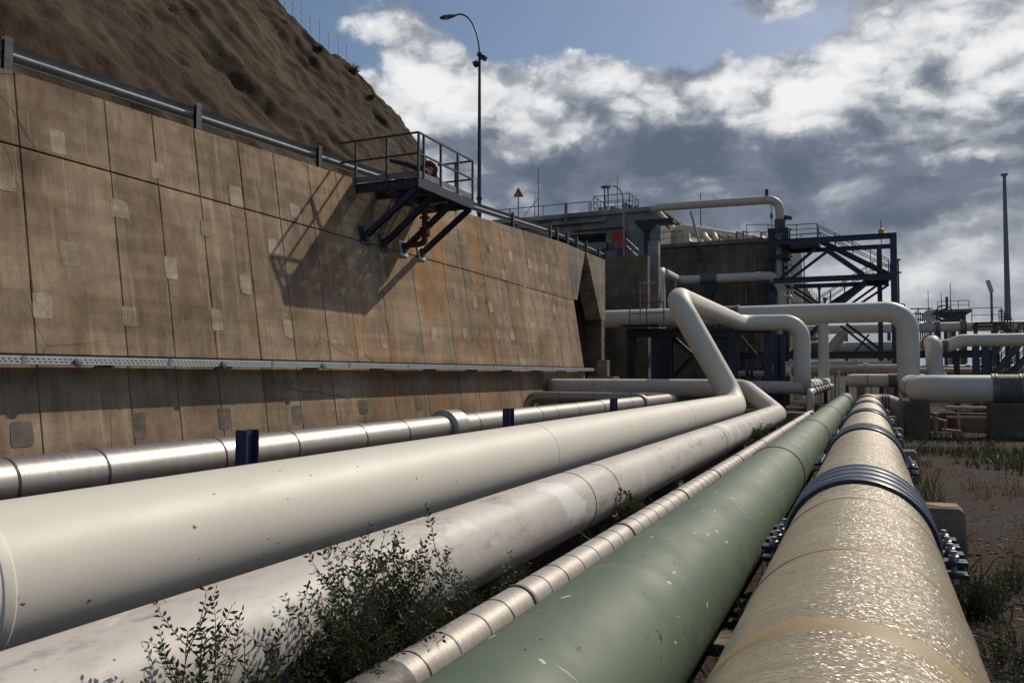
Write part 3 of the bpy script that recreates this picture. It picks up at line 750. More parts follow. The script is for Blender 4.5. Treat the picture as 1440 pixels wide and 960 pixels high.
# green pipe
GXc, GZ, GR = -1.17, -1.33, .371
pg = pipe_thing('green_pipe', (GXc, 3, GZ-GR+H), 'thick weathered green pipe with scratches, next to the golden fibre pipe')
MB().tube([W(GXc, YB, GZ), W(GXc, 46, GZ), W(GXc, 46, -2.6)], GR, 56, .7, 8).build('pipe', 'green_paint', pg)
for px, pyy in ((1090, 640), (1140, 602), (1165, 583)):
    yv = P(px, pyy, X=GXc).y
    MB().ring(W(GXc, yv, GZ), (0, 1, 0), 0, [(-.07, GR-.003), (-.06, GR+.012), (.04, GR+.014), (.055, GR+.004), (.07, GR-.003)], 56).build('joint_ring', 'green_paint', pg)
    MB().collar(W(GXc, yv+.068, GZ), (0, 1, 0), GR, .02, .006, 56).build('joint_gap', 'rubber', pg)

# golden glass fibre pipe
FX, FZ, FR = -.086, -1.223, .474
pf_ = pipe_thing('fibre_pipe', (FX, 3, FZ-FR+H), 'golden glass fibre wound pipe with glittering surface and dark blue straps')
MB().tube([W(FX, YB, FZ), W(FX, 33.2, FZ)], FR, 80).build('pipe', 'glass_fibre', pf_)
for y_, w_ in ((P(1190, 880, X=FX).y*0+2.62, .085), (3.75, .03), (1.0, .08), (5.3, .02), (9.6, .05), (16.4, .06), (23, .06)):
    MB().ring(W(FX, y_, FZ), (0, 1, 0), 0, [(-w_, FR-.003), (-w_*.6, FR+.0035), (-w_*.2, FR+.005), (w_*.5, FR+.0035), (w_, FR-.003)], 80).build('resin_seam', 'resin_seam', pf_)
# its far end turns aside and dives
MB().tube([W(FX, 33.1, FZ), W(FX, 34.0, FZ), W(.95, 34.0, FZ), W(.95, 34.0, -2.6)], FR-.03, 32, .45).build('elbow', 'rust_pale', pf_)
for xv in (.42, .52, .62): MB().collar(W(xv, 34.0, FZ), (1, 0, 0), FR-.03, .05, .02, 32).build('strap', 'dark_blue_steel', pf_)

# strap saddles holding the fibre pipe, each on its concrete block
CLY = [6.45, 12.3, 18.1, 23.9, 29.7]
sad = thing('pipe_saddle', (FX, CLY[0], gz(FX, CLY[0])), 'dark blue four strap pipe clamp with bolted ears, nearest on the fibre pipe', 'pipe clamp', 'strap clamps on the fibre pipe')
for k in range(4):
    yv = CLY[0]-.39+.26*k
    m = MB().ring(W(FX, yv, FZ), (0, 1, 0), 0, [(-.07, FR+.002), (-.07, FR+.026), (-.055, FR+.032), (.055, FR+.032), (.07, FR+.026), (.07, FR+.002)], 64, -1.62, 1.62)
    st = m.build('strap', 'strap_blue', sad)
    MB().ring(W(FX, yv+.06, FZ), (0, 1, 0), 0, [(-.016, FR+.030), (-.013, FR+.040), (.013, FR+.040), (.016, FR+.030)], 64, -1.45, 1.45).build('lit_edge_stripe', 'lit_edge_stripe', st)  # added pale stripe: the strap's lit far edge put into the colour
for s_ in (-1, 1):
    xe = FX + s_*(FR+.095)
    for k in range(4):
      ear = MB(); ear.box(W(xe, CLY[0]-.39+.26*k, FZ-.02), (.16, .12, .03)).box(W(xe, CLY[0]-.39+.26*k, FZ-.10), (.16, .12, .03)).box(W(xe-s_*.07, CLY[0]-.39+.26*k, FZ-.06), (.02, .11, .05))
      e = ear.build('ear', 'strap_blue', sad, bevel=.003)
      MB().ring(W(xe, CLY[0]-.39+.26*k, FZ), (0, 0, 1), 0, [(-.16, .02), (-.004, .02), (-.004, .034), (.024, .034), (.030, .02), (.055, .02), (.057, 0)], 6).build('bolt', 'bolt_steel', e, smooth=False)
    MB().ring(W(FX, CLY[0], FZ), (0, 1, 0), 0, [(-.46, FR+.003), (-.46, FR+.03), (.46, FR+.03), (.46, FR+.003)], 24, s_*1.72, s_*2.6).build('cradle', 'dark_blue_steel', sad, fix=True)
ordn = ['second', 'third', 'fourth', 'farthest']
for k, yv in enumerate(CLY[1:]):
    copy_thing(sad, (FX, yv, gz(FX, yv) - gz(FX, CLY[0]) + 0 + gz(FX, CLY[0])), 'dark blue four strap pipe clamp, %s from the camera along the fibre pipe' % ordn[k])
# saddles must not sink with the ground: keep their height on the level pipe
for o in list(COL.objects):
    if o.name.startswith('pipe_saddle') and o.parent is None: o.location.z = sad.location.z

blk_y = [8.05, 14.2, 20.0, 25.6]
for k, yv in enumerate(blk_y):
    x1 = P(1358, 715, Y=blk_y[0]).x if k == 0 else .66
    zt = P(1335, 712, Y=blk_y[0]+.1).z if k == 0 else (H-1.22)
    zb = gz(.8, yv)-.15
    m = MB(); w0 = .36
    m.prism([(FX+.30, zb), (x1+.02, zb), (x1, zt-.04), (x1-.045, zt), (FX+.30, zt-.01)], lambda p: (p[0], yv, p[1]), lambda p: (p[0], yv+w0, p[1]))
    lab = ['rust streaked concrete cradle block by the nearest strap clamp, on the gravel', 'grey concrete cradle block beside the second strap clamp of the fibre pipe',
           'small concrete cradle block beside the third strap clamp of the fibre pipe', 'concrete cradle block by the end of the fibre pipe'][k]
    b = m.build('concrete_block', 'plain_concrete', None, bevel=.015); solo(b, lab, 'concrete block', 'cradle blocks by the fibre pipe')
    if k == 0:
        n = 12; mm = MB(); c0 = Vector(((FX+.5+x1)/2, yv+.17, zt+.0035))
        mm.add([c0 + Vector((math.cos(a*.5236)*.13*(1+.4*noise.noise((a, 1, 2))), math.sin(a*.5236)*.11*(1+.4*noise.noise((a, 5, 2))), 0)) - b.location + b.location for a in range(n)], [tuple(range(n))])
        mm.build('rust_stain', 'rust_paint', b)
# low sleepers under the pipes
def sleeper(x0, x1, y, ztop, lab, grp='concrete sleepers under the pipes', w=.3):
    m = MB(); zb = min(gz(x0, y), gz(x1, y))-.15
    m.bb((x0, y, zb), (x1, y+w, ztop)); solo(m.build('concrete_sleeper', 'plain_concrete', None, bevel=.015), lab, 'concrete sleeper', grp)
for y in (5.0, 11.0, 17.5, 24.0, 32, 40):
    sleeper(GXc-.34, GXc+.34, y, GZ-GR+H+.06, 'low concrete sleeper carrying the green pipe')
    if y < 26:
        sleeper(CX_-.2, CX_+.2, y+.4, CZ-CR+H+.03, 'narrow concrete sleeper carrying the stained white pipe')
        sleeper(DX-.11, DX+.11, y+.9, DZ-DR+H+.02, 'small concrete sleeper carrying the thin jacketed pipe')
# steel racks carrying the stainless and the white pipe
rk = None
for k, (px, pyy) in enumerate(((348, 604), (715, 574), (863, 560))):
    pt = P(px, pyy, X=-4.8); yv = pt.y
    lab = ['blue steel rack post standing in front of the stainless pipe, nearest of three', 'blue steel rack post by the stainless pipe collar, middle of three', 'blue steel rack post at the end of the stainless pipe'][k]
    t = thing('pipe_rack', (-4.8, yv, gz(-4.8, yv)), lab, 'pipe rack', 'blue pipe racks')
    zb = gz(-4.8, yv)-.1
    MB().bb((-4.86, yv-.075, zb), (-4.74, yv-.063, pt.z)).bb((-4.86, yv+.063, zb), (-4.74, yv+.075, pt.z)).bb((-4.806, yv-.0628, zb), (-4.794, yv+.0628, pt.z)).build('post', 'blue_steel', t, smooth=False)
    MB().ibeam((-6.0, yv, BZ-BR+H-.09), (-4.87, yv, BZ-BR+H-.09), .12, .16).ibeam((-4.73, yv, BZ-BR+H-.09), (-3.3, yv, BZ-BR+H-.09), .12, .16).build('cross_beam', 'blue_steel', t, smooth=False)
    MB().bb((-5.95, yv-.06, zb), (-5.83, yv+.06, BZ-BR+H-.172)).build('post', 'blue_steel', t)
    MB().bb((-3.5, yv-.06, zb), (-3.38, yv+.06, BZ-BR+H-.172)).build('post', 'blue_steel', t)
    MB().bb((AX-.12, yv-.05, BZ-BR+H-.008), (AX+.12, yv+.05, AZ-AR+H+.01)).build('pipe_shoe', 'blue_steel', t)
pt = P(908, 629, X=-3.40)
t = thing('steel_bracket', (-3.4, pt.y, gz(-3.4, pt.y)), 'small blue steel bracket showing between the big white pipe and the stained pipe', 'bracket')
MB().bb((-3.44, pt.y-.05, gz(-3.4, pt.y)-.1), (-3.36, pt.y+.05, pt.z-.03)).build('post', 'blue_steel', t)
MB().bb((-3.475, pt.y-.16, pt.z-.028), (-3.30, pt.y+.16, pt.z+.02)).build('top_plate', 'blue_steel', t, bevel=.004)

# low slab the thin pipe runs into
kb = MB().bb((-3.2, 29.6, -.7), (-1.72, 30.3, H-1.34)).build('concrete_slab', 'plain_concrete', None, bevel=.02)
solo(kb, 'low concrete slab where the thin jacketed pipe turns upward', 'concrete slab')
# ================================================================== PLANT BEYOND THE PIPES
def pz(y, fw): return (526-y)/F_PX*fw            # rarely used: height above the eye at a depth
# right-hand loop: low run on plinths, up, and a long high run to the wall
pi = pipe_thing('loop_pipe', (1.7, 32.6, gz(1.7, 32.6)), 'white pipe on plinths rising into the long high level run with rounded corner')
IR = .51
MB().tube([W(15, 32.6, -.54), W(1.7, 32.6, -.54), W(1.7, 43.5, -.54), W(1.7, 43.5, 3.08), W(-15.9, 43.5, 3.12)], IR, 48, .95, 10).build('pipe', 'far_white_paint', pi)
MB().collar(W(1.7, 33.75, -.54), (0, 1, 0), IR, .10, .02, 40).build('joint_ring', 'clamp_grey', pi)
MB().collar(W(1.7, 42.2, -.54), (0, 1, 0), IR, .12, .03, 40).build('joint_ring', 'clamp_grey', pi)
for p_, ax in ((W(2.75, 32.6, -.54), (1, 0, 0)), (W(1.7, 43.5, .45), (0, 0, 1)), (W(1.7, 43.5, 2.05), (0, 0, 1)), (W(.65, 43.5, 3.085), (1, 0, 0)), (W(-3.4, 43.5, 3.1), (1, 0, 0))): MB().collar(p_, ax, IR, .035, .006, 40).build('weld_seam', 'far_white_paint', pi)
xa = P(1418, 548, Y=32.6).x
MB().collar(W(xa, 32.6, -.54), (1, 0, 0), IR, .82, .025, 40).build('clamp_band', 'clamp_grey', pi)
for d in (-.47, -.36, .36, .47): MB().collar(W(xa+d, 32.6, -.54), (1, 0, 0), IR, .07, .05, 40).build('flange', 'grey_steel', pi)
xb = P(1025, 441, Y=43.5).x
MB().collar(W(xb, 43.5, 3.11), (1, 0, 0), IR, .9, .03, 40).build('clamp_band', 'clamp_grey', pi)
MB().collar(W(xb+.5, 43.5, 3.11), (1, 0, 0), IR, .10, .07, 40).build('flange', 'grey_steel', pi)
MB().collar(W(xb-.5, 43.5, 3.11), (1, 0, 0), IR, .10, .07, 40).build('flange', 'grey_steel', pi)
# vertical drain from that run
MB().tube([W(P(1158, 500, Y=43.6).x, 43.6, 2.8), W(P(1158, 500, Y=43.6).x, 43.6, -.2)], .26, 24).build('drop_leg', 'far_white_paint', pi)
for k, (px0, px1, lab) in enumerate(((1272, 1308, 'brown concrete plinth under the corner of the white loop pipe'), (1392, 1450, 'wide brown concrete plinth under the grey clamped part of the loop pipe'))):
    a, b = P(px0, 590, Y=32.2).x, P(px1, 590, Y=32.2).x
    m = MB().bb((a, 32.15, gz(a, 32)-.2), (b, 33.05, H-.54-IR+.06))
    solo(m.build('concrete_plinth', 'shade_concrete', None, bevel=.02), lab, 'plinth')
# low wall and rusty lines behind the weeds
a, b = P(1262, 590, Y=35.5).x, 16
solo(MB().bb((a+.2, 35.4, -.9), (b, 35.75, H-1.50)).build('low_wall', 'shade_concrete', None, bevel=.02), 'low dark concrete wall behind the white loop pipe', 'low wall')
for k, (z, yv, r, lab) in enumerate(((-1.28, 34.7, .07, 'thin rusty pipe running low in front of the dark wall, upper one'), (-1.62, 34.4, .06, 'thin rusty pipe running low in front of the dark wall, lower one'))):
    m = MB().tube([W(2.6, yv, z), W(15, yv, z)], r, 12)
    for xs_ in (3, 5.5, 8, 10.5): m.bb((xs_, yv-.03, gz(xs_, yv)-.1), (xs_+.06, yv+.03, H+z-r+.02))
    solo(m.build('rusty_pipe', 'rust_pale', None), lab, 'pipe')
rv = thing('hydrant', (P(1316, 590, Y=33.6).x, 33.6, gz(3, 33.6)), 'small pinkish red hydrant manifold on the ground under the white loop pipe', 'hydrant')
hx = rv.location.x; hz = rv.location.z
MB().tube([(hx, 33.6, hz), (hx, 33.6, hz+.75)], .06, 10).tube([(hx-.25, 33.6, hz+.6), (hx+.35, 33.5, hz+.45)], .045, 10).collar((hx, 33.6, hz+.72), (0, 0, 1), .06, .06, .05, 12).build('body', 'rust_pale', rv)
MB().tube([(hx+.2, 33.4, hz+.15), (hx+.8, 33.3, hz+.1)], .05, 10).tube([(hx+.3, 33.4, hz+.2), (hx+.3, 33.4, hz+.5)], .035, 8).build('hose_branch', 'rust_pale', rv)

# end of the retaining wall: abutment, buttress, dark cross wall
zt_ = wtop(33.1)
ab = thing('abutment_wall', (-12.2, 36, 0), 'short pale concrete wall and slanting buttress past the end of the long wall', 'wall')
ztb = zt_ + .02
xt = wx(ztb)-.05
m = MB(); m.prism([(33.22, 3.45), (34.95, 3.45), (36.1, ztb), (33.22, ztb)], lambda p: (-12.7, p[0], p[1]+H), lambda p: (xt, p[0], p[1]+H)); m.build('wall_panel', 'fin_concrete', ab, smooth=False)
bt = MB()
bt.prism([(36.25, ztb), (39.2, ztb), (39.2, 2.75), (38.5, 2.75)], lambda p: (xt-.8, p[0], p[1]+H), lambda p: (xt+.02, p[0], p[1]+H))
bt.build('buttress', 'fin_concrete', ab, smooth=False, fix=True)
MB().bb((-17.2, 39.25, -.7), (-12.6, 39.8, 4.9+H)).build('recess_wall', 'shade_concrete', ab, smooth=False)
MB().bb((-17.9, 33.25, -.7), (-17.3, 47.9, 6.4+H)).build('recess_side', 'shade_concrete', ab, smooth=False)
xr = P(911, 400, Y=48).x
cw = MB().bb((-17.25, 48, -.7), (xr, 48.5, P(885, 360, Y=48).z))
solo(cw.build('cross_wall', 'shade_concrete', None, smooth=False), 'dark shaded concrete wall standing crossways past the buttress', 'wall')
xq = P(843, 500, Y=33.5)
m = MB().bb((xq.x-.25, 33.9, H-.1), (xq.x+.22, 34.3, H+.62)).bb((xq.x-.6, 33.7, H-.22), (xq.x+.6, 34.5, H-.102)).bb((xq.x-.1, 33.95, -.7), (xq.x+.1, 34.25, H-.222))
solo(m.build('concrete_post', 'plain_concrete', None, bevel=.02), 'small sunlit concrete post with ledge by the foot of the buttress', 'concrete post')

# pale duct and concrete pit block
xd0, xd1 = P(911, 400, Y=52).x, P(926, 400, Y=52).x
solo(MB().bb((xd0, 52, -.7), (xd1, 52.6, P(918, 339, Y=52).z)).build('duct_column', 'tank_concrete', None, bevel=.03), 'pale grey vertical column between the dark wall and the concrete pit', 'column')
BY = 62.0
bx0, bx1 = P(921, 400, Y=BY).x, P(1074, 400, Y=BY).x; bz = P(1000, 345, Y=BY).z
blk = thing('valve_pit', ((bx0+bx1)/2, BY, -.7), 'massive grey brown concrete pit block with pipes on its roof', 'concrete building')
m = MB(); xc = bx1 - .2; ch = 1.2
out = [(bx0, BY), (bx1-.3, BY), (bx1+.5, BY+.5), (bx1+1.1, BY+1.6), (bx1+1.2, BY+9), (bx0, BY+9)]
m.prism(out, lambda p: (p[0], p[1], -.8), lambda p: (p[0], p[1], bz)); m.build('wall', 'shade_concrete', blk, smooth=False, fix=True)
m = MB(); m.prism([(x+(.22 if x > 0 else -.22 if False else .15)*(1 if x > bx0+1 else -1), y-.25 if y < BY+5 else y+.2) for x, y in out], lambda p: (p[0], p[1], bz+.003), lambda p: (p[0], p[1], bz+.30)); m.build('roof_slab', 'plain_concrete', blk, smooth=False, fix=True)
for px in (1048, 1062):
    xx = P(px, 400, Y=BY-.08).x; MB().bb((xx, BY-.16, 1), (xx+.12, BY-.003, bz-.6)).build('conduit', 'plain_concrete', blk)
def railing(mb, pts, h, post=1.5, t=.05, mids=1):
    for a, b in zip(pts, pts[1:]):
        a, b = Vector(a), Vector(b); L = (b-a).length; k = max(1, round(L/post))
        mb.beam(a+Vector((0, 0, h)), b+Vector((0, 0, h)), t)
        for q_ in range(mids): mb.beam(a+Vector((0, 0, h*(q_+1)/(mids+1))), b+Vector((0, 0, h*(q_+1)/(mids+1))), t*.8)
        for i in range(k+1):
            p_ = a.lerp(b, i/k); mb.beam(p_, p_+Vector((0, 0, h)), t)
    return mb
rz = bz+.305
railing(MB(), [(bx0+.3, BY+.1, rz), (bx0+2.2, BY+.1, rz)], 1.0).build('railing', 'grey_steel', blk)
railing(MB(), [(bx1-1.2, BY+.1, rz), (bx1+.3, BY+.6, rz), (bx1+.9, BY+1.8, rz)], 1.1).build('railing', 'grey_steel', blk)
m = MB()
for k in range(9):
    xx = bx0 + 5 + k*.62 + random.uniform(-.1, .1); hgt = random.uniform(.25, .75)
    m.tube([(xx, BY+.4, rz), (xx, BY+.4, rz+hgt), (xx+.2, BY+1.5, rz+hgt)], .07, 8, .1)
m.build('small_pipes', 'grey_steel', blk)

# second loop pipe in front of the pit
e0, e1 = P(929, 440, Y=54), P(929, 384, Y=54)
ez = e1.z; e2 = P(962, 394, Y=60); e3 = P(1080, 391, Y=60)
pe = pipe_thing('crossover_pipe', (e0.x, 54, H), 'slim white pipe bent up and across the front of the concrete pit')
ze = (P(1020, 391, Y=60)).z
MB().tube([(e0.x, 54, H-.3), (e0.x, 54, ze), (e0.x-.05, 60, ze), (e3.x+.35, 60, ze), (e3.x+.95, 60, ze-1.0), (e3.x+.95, 60, ze-2.4)], .33, 28, .62, 8).build('pipe', 'far_white_paint', pe)
xx = P(997, 392, Y=60).x
MB().collar((xx, 60, ze), (1, 0, 0), .33, .9, .10, 28).build('clamp_band', 'clamp_grey', pe)
for d in (-.55, .55): MB().collar((xx+d, 60, ze), (1, 0, 0), .33, .14, .06, 28).build('flange', 'grey_steel', pe)
MB().ibeam((xx, 60, ze-.5), (xx, 60, 0), .5, .4).box((xx+.1, 60, ze-.75), (.9, .3, .5)).build('support_post', 'dark_blue_steel', pe)
MB().tube([(e2.x-.2, 58, ze-.3), (e2.x-.2, 58, ze-1.6)], .05, 8).build('drain_stub', 'far_white_paint', pe)
# high loop over the pit
h1 = P(1093, 288, Y=60.5); hx = P(1097, 330, Y=60.5).x; h0 = P(913, 297, Y=60.5)
ph = pipe_thing('overhead_pipe', (hx, 60.5, H), 'white pipe looping highest over the concrete pit roof')
zh = P(1050, 285, Y=60.5).z
MB().tube([(hx, 60.5, H+.5), (hx, 60.5, zh+.05), (h0.x+.3, 60.5, h0.z+.25), (h0.x+.3, 69, h0.z-.4)], .31, 28, .85, 9).build('pipe', 'creamy_paint', ph)
xs_ = P(971, 296, Y=60.5)
MB().beam((xs_.x, 60.6, xs_.z), (xs_.x+.35, 62, bz+.3), .16).build('strut', 'creamy_paint', ph)
MB().bb((hx-1.0, 60.4, zh+.25), (hx-.78, 60.62, zh+.85)).build('vent_valve', 'dark_grey_steel', ph)
MB().tube([(hx-.55, 60.2, zh-.3), (hx-.55, 60.2, zh-2.3)], .03, 8).box((hx-.55, 60.2, zh-1.2), (.2, .2, .35)).build('gauge_line', 'grey_steel', ph)
tp = P(907, 318, Y=60.5)
t = thing('pipe_prop', (tp.x, 60.5, H), 'dark blue column with flared head under the corner of the overhead pipe', 'support post')
MB().ibeam((tp.x+.15, 60.5, 0), (tp.x+.15, 60.5, tp.z-.1), .4, .4).build('column', 'dark_blue_steel', t)
mm = MB(); mm.prism([(-.85, .45), (.85, .45), (.85, .2), (.3, -.4), (-.3, -.4), (-.85, .2)], lambda p: (tp.x+.15+p[0], 60.2, tp.z+p[1]), lambda p: (tp.x+.15+p[0], 60.8, tp.z+p[1])); mm.build('bracket_head', 'dark_blue_steel', t, smooth=False)
MB().bb((tp.x+.9, 60.5, tp.z+.15), (tp.x+2.2, 61.7, tp.z+.5)).build('blue_box', 'blue_steel', t)
# header pipe and its branches on the pit roof
hd0, hd1 = P(950, 322, Y=65), P(1068, 330, Y=65)
pk = pipe_thing('header_pipe', (hd0.x, 65, bz+.3), 'fat cream header pipe with branches lying on the concrete pit roof')
MB().tube([(hd0.x-.6, 68, hd0.z-1.4), (hd0.x+.1, 65, hd0.z), (hd1.x, 65.6, hd1.z-.5), (hd1.x+.9, 66, hd1.z-1.0)], .50, 28, .9, 8).build('header', 'creamy_paint', pk)
for k, px in enumerate((962, 990, 1004)):
    b_ = P(px, 326, Y=65)
    MB().tube([(b_.x, 65, b_.z-.1), (b_.x+.35, 63.9, b_.z-.75), (b_.x+.8, 63.3, rz+.1)], .30-.06*k, 18, .5).build('branch', 'creamy_paint', pk)
MB().bb((hd0.x+.5, 63.1, rz), (hd0.x+1.5, 63.8, rz+1.0)).build('valve_box', 'creamy_paint', pk, bevel=.03)
for px, y0, nm in ((985, 272, 'thin lightning rod standing on the concrete pit roof'),):
    tp_ = P(px, y0, Y=66); solo(MB().tube([(tp_.x, 66, rz), (tp_.x, 66, tp_.z)], [.06, .03], 8).build('lightning_rod', 'dark_grey_steel'), nm, 'lightning rod')

# concrete tank building on the upper level
TY = 67.0
tx0, tx1 = P(697, 330, Y=TY).x, P(929, 330, Y=TY).x
tzt0 = P(800, 301, Y=TY).z; tb_ = H+5.2
tk = thing('tank_building', ((tx0+tx1)/2, TY, tb_), 'long grey concrete tank building with roof railing behind the warning sign', 'concrete building')
sx = TY/40
m = MB(); xo0, xo1, zo0 = P(772, 340, Y=TY).x, P(852, 340, Y=TY).x, P(800, 331, Y=TY).z
m.bb((tx0, TY, tb_), (xo0, TY+12, tzt0-.4)); m.bb((xo0+.001, TY, zo0), (xo1-.001, TY+12, tzt0-.4)); m.bb((xo1, TY, tb_), (tx1, TY+12, tzt0-.4)); m.bb((xo0+.001, TY+3, tb_), (xo1-.001, TY+12, zo0-.003))
m.build('wall', 'tank_concrete', tk, smooth=False)
MB().bb((tx0-.25, TY-.3, tzt0-.397), (tx1+.2, TY+12.3, tzt0)).build('roof_slab', 'tank_concrete', tk, bevel=.02)
zl = P(760, 318, Y=TY).z
MB().bb((tx0+.2, TY-.45, zl-.12), (xo1, TY-.003, zl+.12)).build('ledge', 'tank_concrete', tk, bevel=.02)
zl2 = P(820, 309, Y=TY).z
MB().tube([(tx0+1, TY-.2, zl2), (xo0+.2, TY-.2, zl2)], .07, 8).tube([(xo1-3, TY-.2, zl2-1.0), (xo1+1.6, TY-.2, zl2-1.0)], .08, 8).build('wall_pipe', 'dark_grey_steel', tk)
MB().bb((xo1-2.4, TY-.5, zo0-1.5), (xo1+.2, TY-.1, zo0-.9)).build('steel_beam', 'grey_steel', tk)
railing(MB(), [(tx0+.3, TY+.2, tzt0), (tx1-6.5, TY+.2, tzt0)], 1.0, 4.2, .07, 0).build('railing', 'grey_steel', tk)
for px, w_ in ((797, .5), (718, .16), (832, .16)):
    xx = P(px, 300, Y=TY).x; MB().bb((xx-w_/4, TY-.25, tzt0-.9), (xx+w_/4, TY-.05, tzt0+1.0)).build('railing_stanchion', 'grey_steel', tk)
xc0, xc1 = P(835, 290, Y=TY+1).x, P(885, 290, Y=TY+1).x
cg = MB()
railing(cg, [(xc0, TY+1, tzt0), (xc1, TY+1, tzt0), (xc1, TY+4, tzt0), (xc0, TY+4, tzt0), (xc0, TY+1, tzt0)], 1.6, 1.0, .06, 2)
cg.build('roof_cage', 'grey_steel', tk)
m = MB()
for k in range(7):
    xx = xc0+.3+k*.55; m.bb((xx, TY+1.4, tzt0+.003), (xx+random.uniform(.2, .45), TY+2.6, tzt0+random.uniform(.3, .9)))
m.build('roof_equipment', 'grey_steel', tk)
for k, (px, yt, lab) in enumerate(((752, 270, 'shorter thin lightning rod on the tank building roof'), (757, 236, 'tallest thin lightning rod on the tank building roof'), (868, 247, 'thin lightning rod rising from the roof cage of the tank building'))):
    tp_ = P(px, yt, Y=TY+2); m = MB().tube([(tp_.x, TY+2, tzt0+.003), (tp_.x, TY+2, tp_.z)], [.055, .022], 8)
    if k == 1: m.beam((tp_.x, TY+2, tzt0+2.2), (tp_.x-2.0, TY+2, tzt0+.05), .05)
    solo(m.build('lightning_rod', 'dark_grey_steel'), lab, 'lightning rod')
for px, yt in ((850, 264), (855, 264)):
    tp_ = P(px, yt, Y=TY+3); solo(MB().tube([(tp_.x, TY+3, tzt0+.003), (tp_.x, TY+3, tp_.z)], .06, 8).collar((tp_.x, TY+3, tp_.z), (0, 0, 1), .06, .15, .06, 10).build('vent_pole', 'dark_grey_steel'), 'thin vent pole inside the roof cage of the tank building', 'vent pole', 'vent poles on the tank roof')
rc0, rc1 = P(863, 327, Y=TY-.6), P(879, 348, Y=TY-.6)
cab = thing('fire_cabinet', ((rc0.x+rc1.x)/2, TY-.4, tb_), 'bright red cabinet against the tank building wall', 'cabinet')
MB().bb((rc0.x, TY-.8, rc1.z), (rc1.x, TY-.05, rc0.z)).build('body', 'cabinet_red', cab, bevel=.03)
MB().bb((rc0.x+.08, TY-.83, rc1.z+.08), ((rc0.x+rc1.x)/2-.02, TY-.803, rc0.z-.08)).bb(((rc0.x+rc1.x)/2+.02, TY-.83, rc1.z+.08), (rc1.x-.08, TY-.803, rc0.z-.08)).build('door', 'cabinet_red', cab)
MB().bb((rc0.x+.2, TY-.6, tb_), (rc1.x-.2, TY-.2, rc1.z-.003)).build('stand', 'dark_grey_steel', cab)
# handrail beside the ramp, curved lamp
h_a, h_b = P(880, 334, Y=50), P(897, 362, Y=50)
hr = MB()
for d in (0, .45):
    hr.tube([P(866, 340, Y=50)-Vector((0, 0, d)), P(881, 336, Y=50)-Vector((0, 0, d)), P(898, 352, Y=50)-Vector((0, 0, d))], .035, 8)
for px, yt in ((866, 340), (881, 336), (889, 344), (898, 352)):
    a = P(px, yt, Y=50); hr.tube([a, a-Vector((0, 0, 1.3))], .035, 8)
solo(hr.build('handrail', 'grey_steel'), 'light steel handrail stepping down by the red cabinet', 'handrail')
cl = P(877, 362, Y=50.5); ct_ = P(878, 285, Y=50.5); ch_ = P(850, 263, Y=50.5)
clt = thing('curved_lamp', (cl.x, 50.5, cl.z), 'slender street lamp with hooked arm in front of the tank building', 'street lamp')
pts = [(cl.x, 50.5, cl.z-.6), (cl.x, 50.5, ct_.z)]
for k in range(1, 10):
    a = math.pi/2*k/9; pts.append((cl.x + (ch_.x+.6-cl.x)*(1-math.cos(a)), 50.5, ct_.z + (ch_.z-ct_.z)*math.sin(a)))
MB().tube(pts, .05, 10).build('pole', 'galvanised', clt)
MB().ring((ch_.x+.1, 50.5, ch_.z), (1, 0, 0), 0, [(-.35, 0), (-.32, .08), (-.1, .11), (.3, .06), (.4, 0)], 12).build('lamp_head', 'grey_steel', clt)

# ------------------------------------------------------------------ blue steelwork
def frame_thing(name, loc, label, cat='steel frame', group=None): return thing(name, loc, label, cat, group)
def pbeam(t, name, a, b, Y, w, h=None, mat='blue_steel', dy=0):
    A, B = P(*a, Y=Y), P(*b, Y=Y); A.y += dy; B.y += dy
    return MB().ibeam(A, B, w, h or w).build(name, mat, t, smooth=False)
# support frame left, under the high run and loops
YS = 43.4
sf = frame_thing('pipe_support', (P(930, 500, Y=YS).x, YS, gz(-8, YS)), 'dark blue steel support frame under the white pipe bends by the pit')
for px, w_ in ((888, .42), (924, .5), (938, .62), (1000, .5), (1018, .62)):
    a = P(px, 462, Y=YS); MB().ibeam((a.x, YS, gz(-8, YS)-.1), (a.x, YS, a.z), w_, w_).build('column', 'blue_steel' if px in (924, 1000) else 'dark_blue_steel', sf, smooth=False)
pbeam(sf, 'beam', (884, 466), (1030, 466), YS, .3, .34, 'dark_blue_steel', .36)
pbeam(sf, 'beam', (884, 470), (1030, 470), YS, .3, .34, 'dark_blue_steel', -.36)
pbeam(sf, 'brace', (940, 470), (1005, 528), YS, .22, .22, 'dark_blue_steel', .3)
pbeam(sf, 'brace', (1000, 470), (945, 528), YS, .22, .22, 'dark_blue_steel', .6)
z_ = P(900, 460, Y=YS).z
MB().bb((P(884, 460, Y=YS).x, YS-1.7, z_), (P(936, 460, Y=YS).x, YS-.6, z_+.06)).build('platform_deck', 'dark_grey_steel', sf)
xa0, xb0 = P(886, 460, Y=YS-1.6).x, P(934, 460, Y=YS-1.6).x
railing(MB(), [(xa0, YS-1.65, z_+.06), (xb0, YS-1.65, z_+.06)], 1.15, .9, .05).build('railing', 'dark_grey_steel', sf)
pl_ = P(900, 398, Y=YS-1.6)
MB().tube([(pl_.x, YS-1.6, z_), (pl_.x, YS-1.6, pl_.z), (pl_.x+.9, YS-1.6, pl_.z-.05)], .035, 8, .06).build('vent_line', 'galvanised', sf)
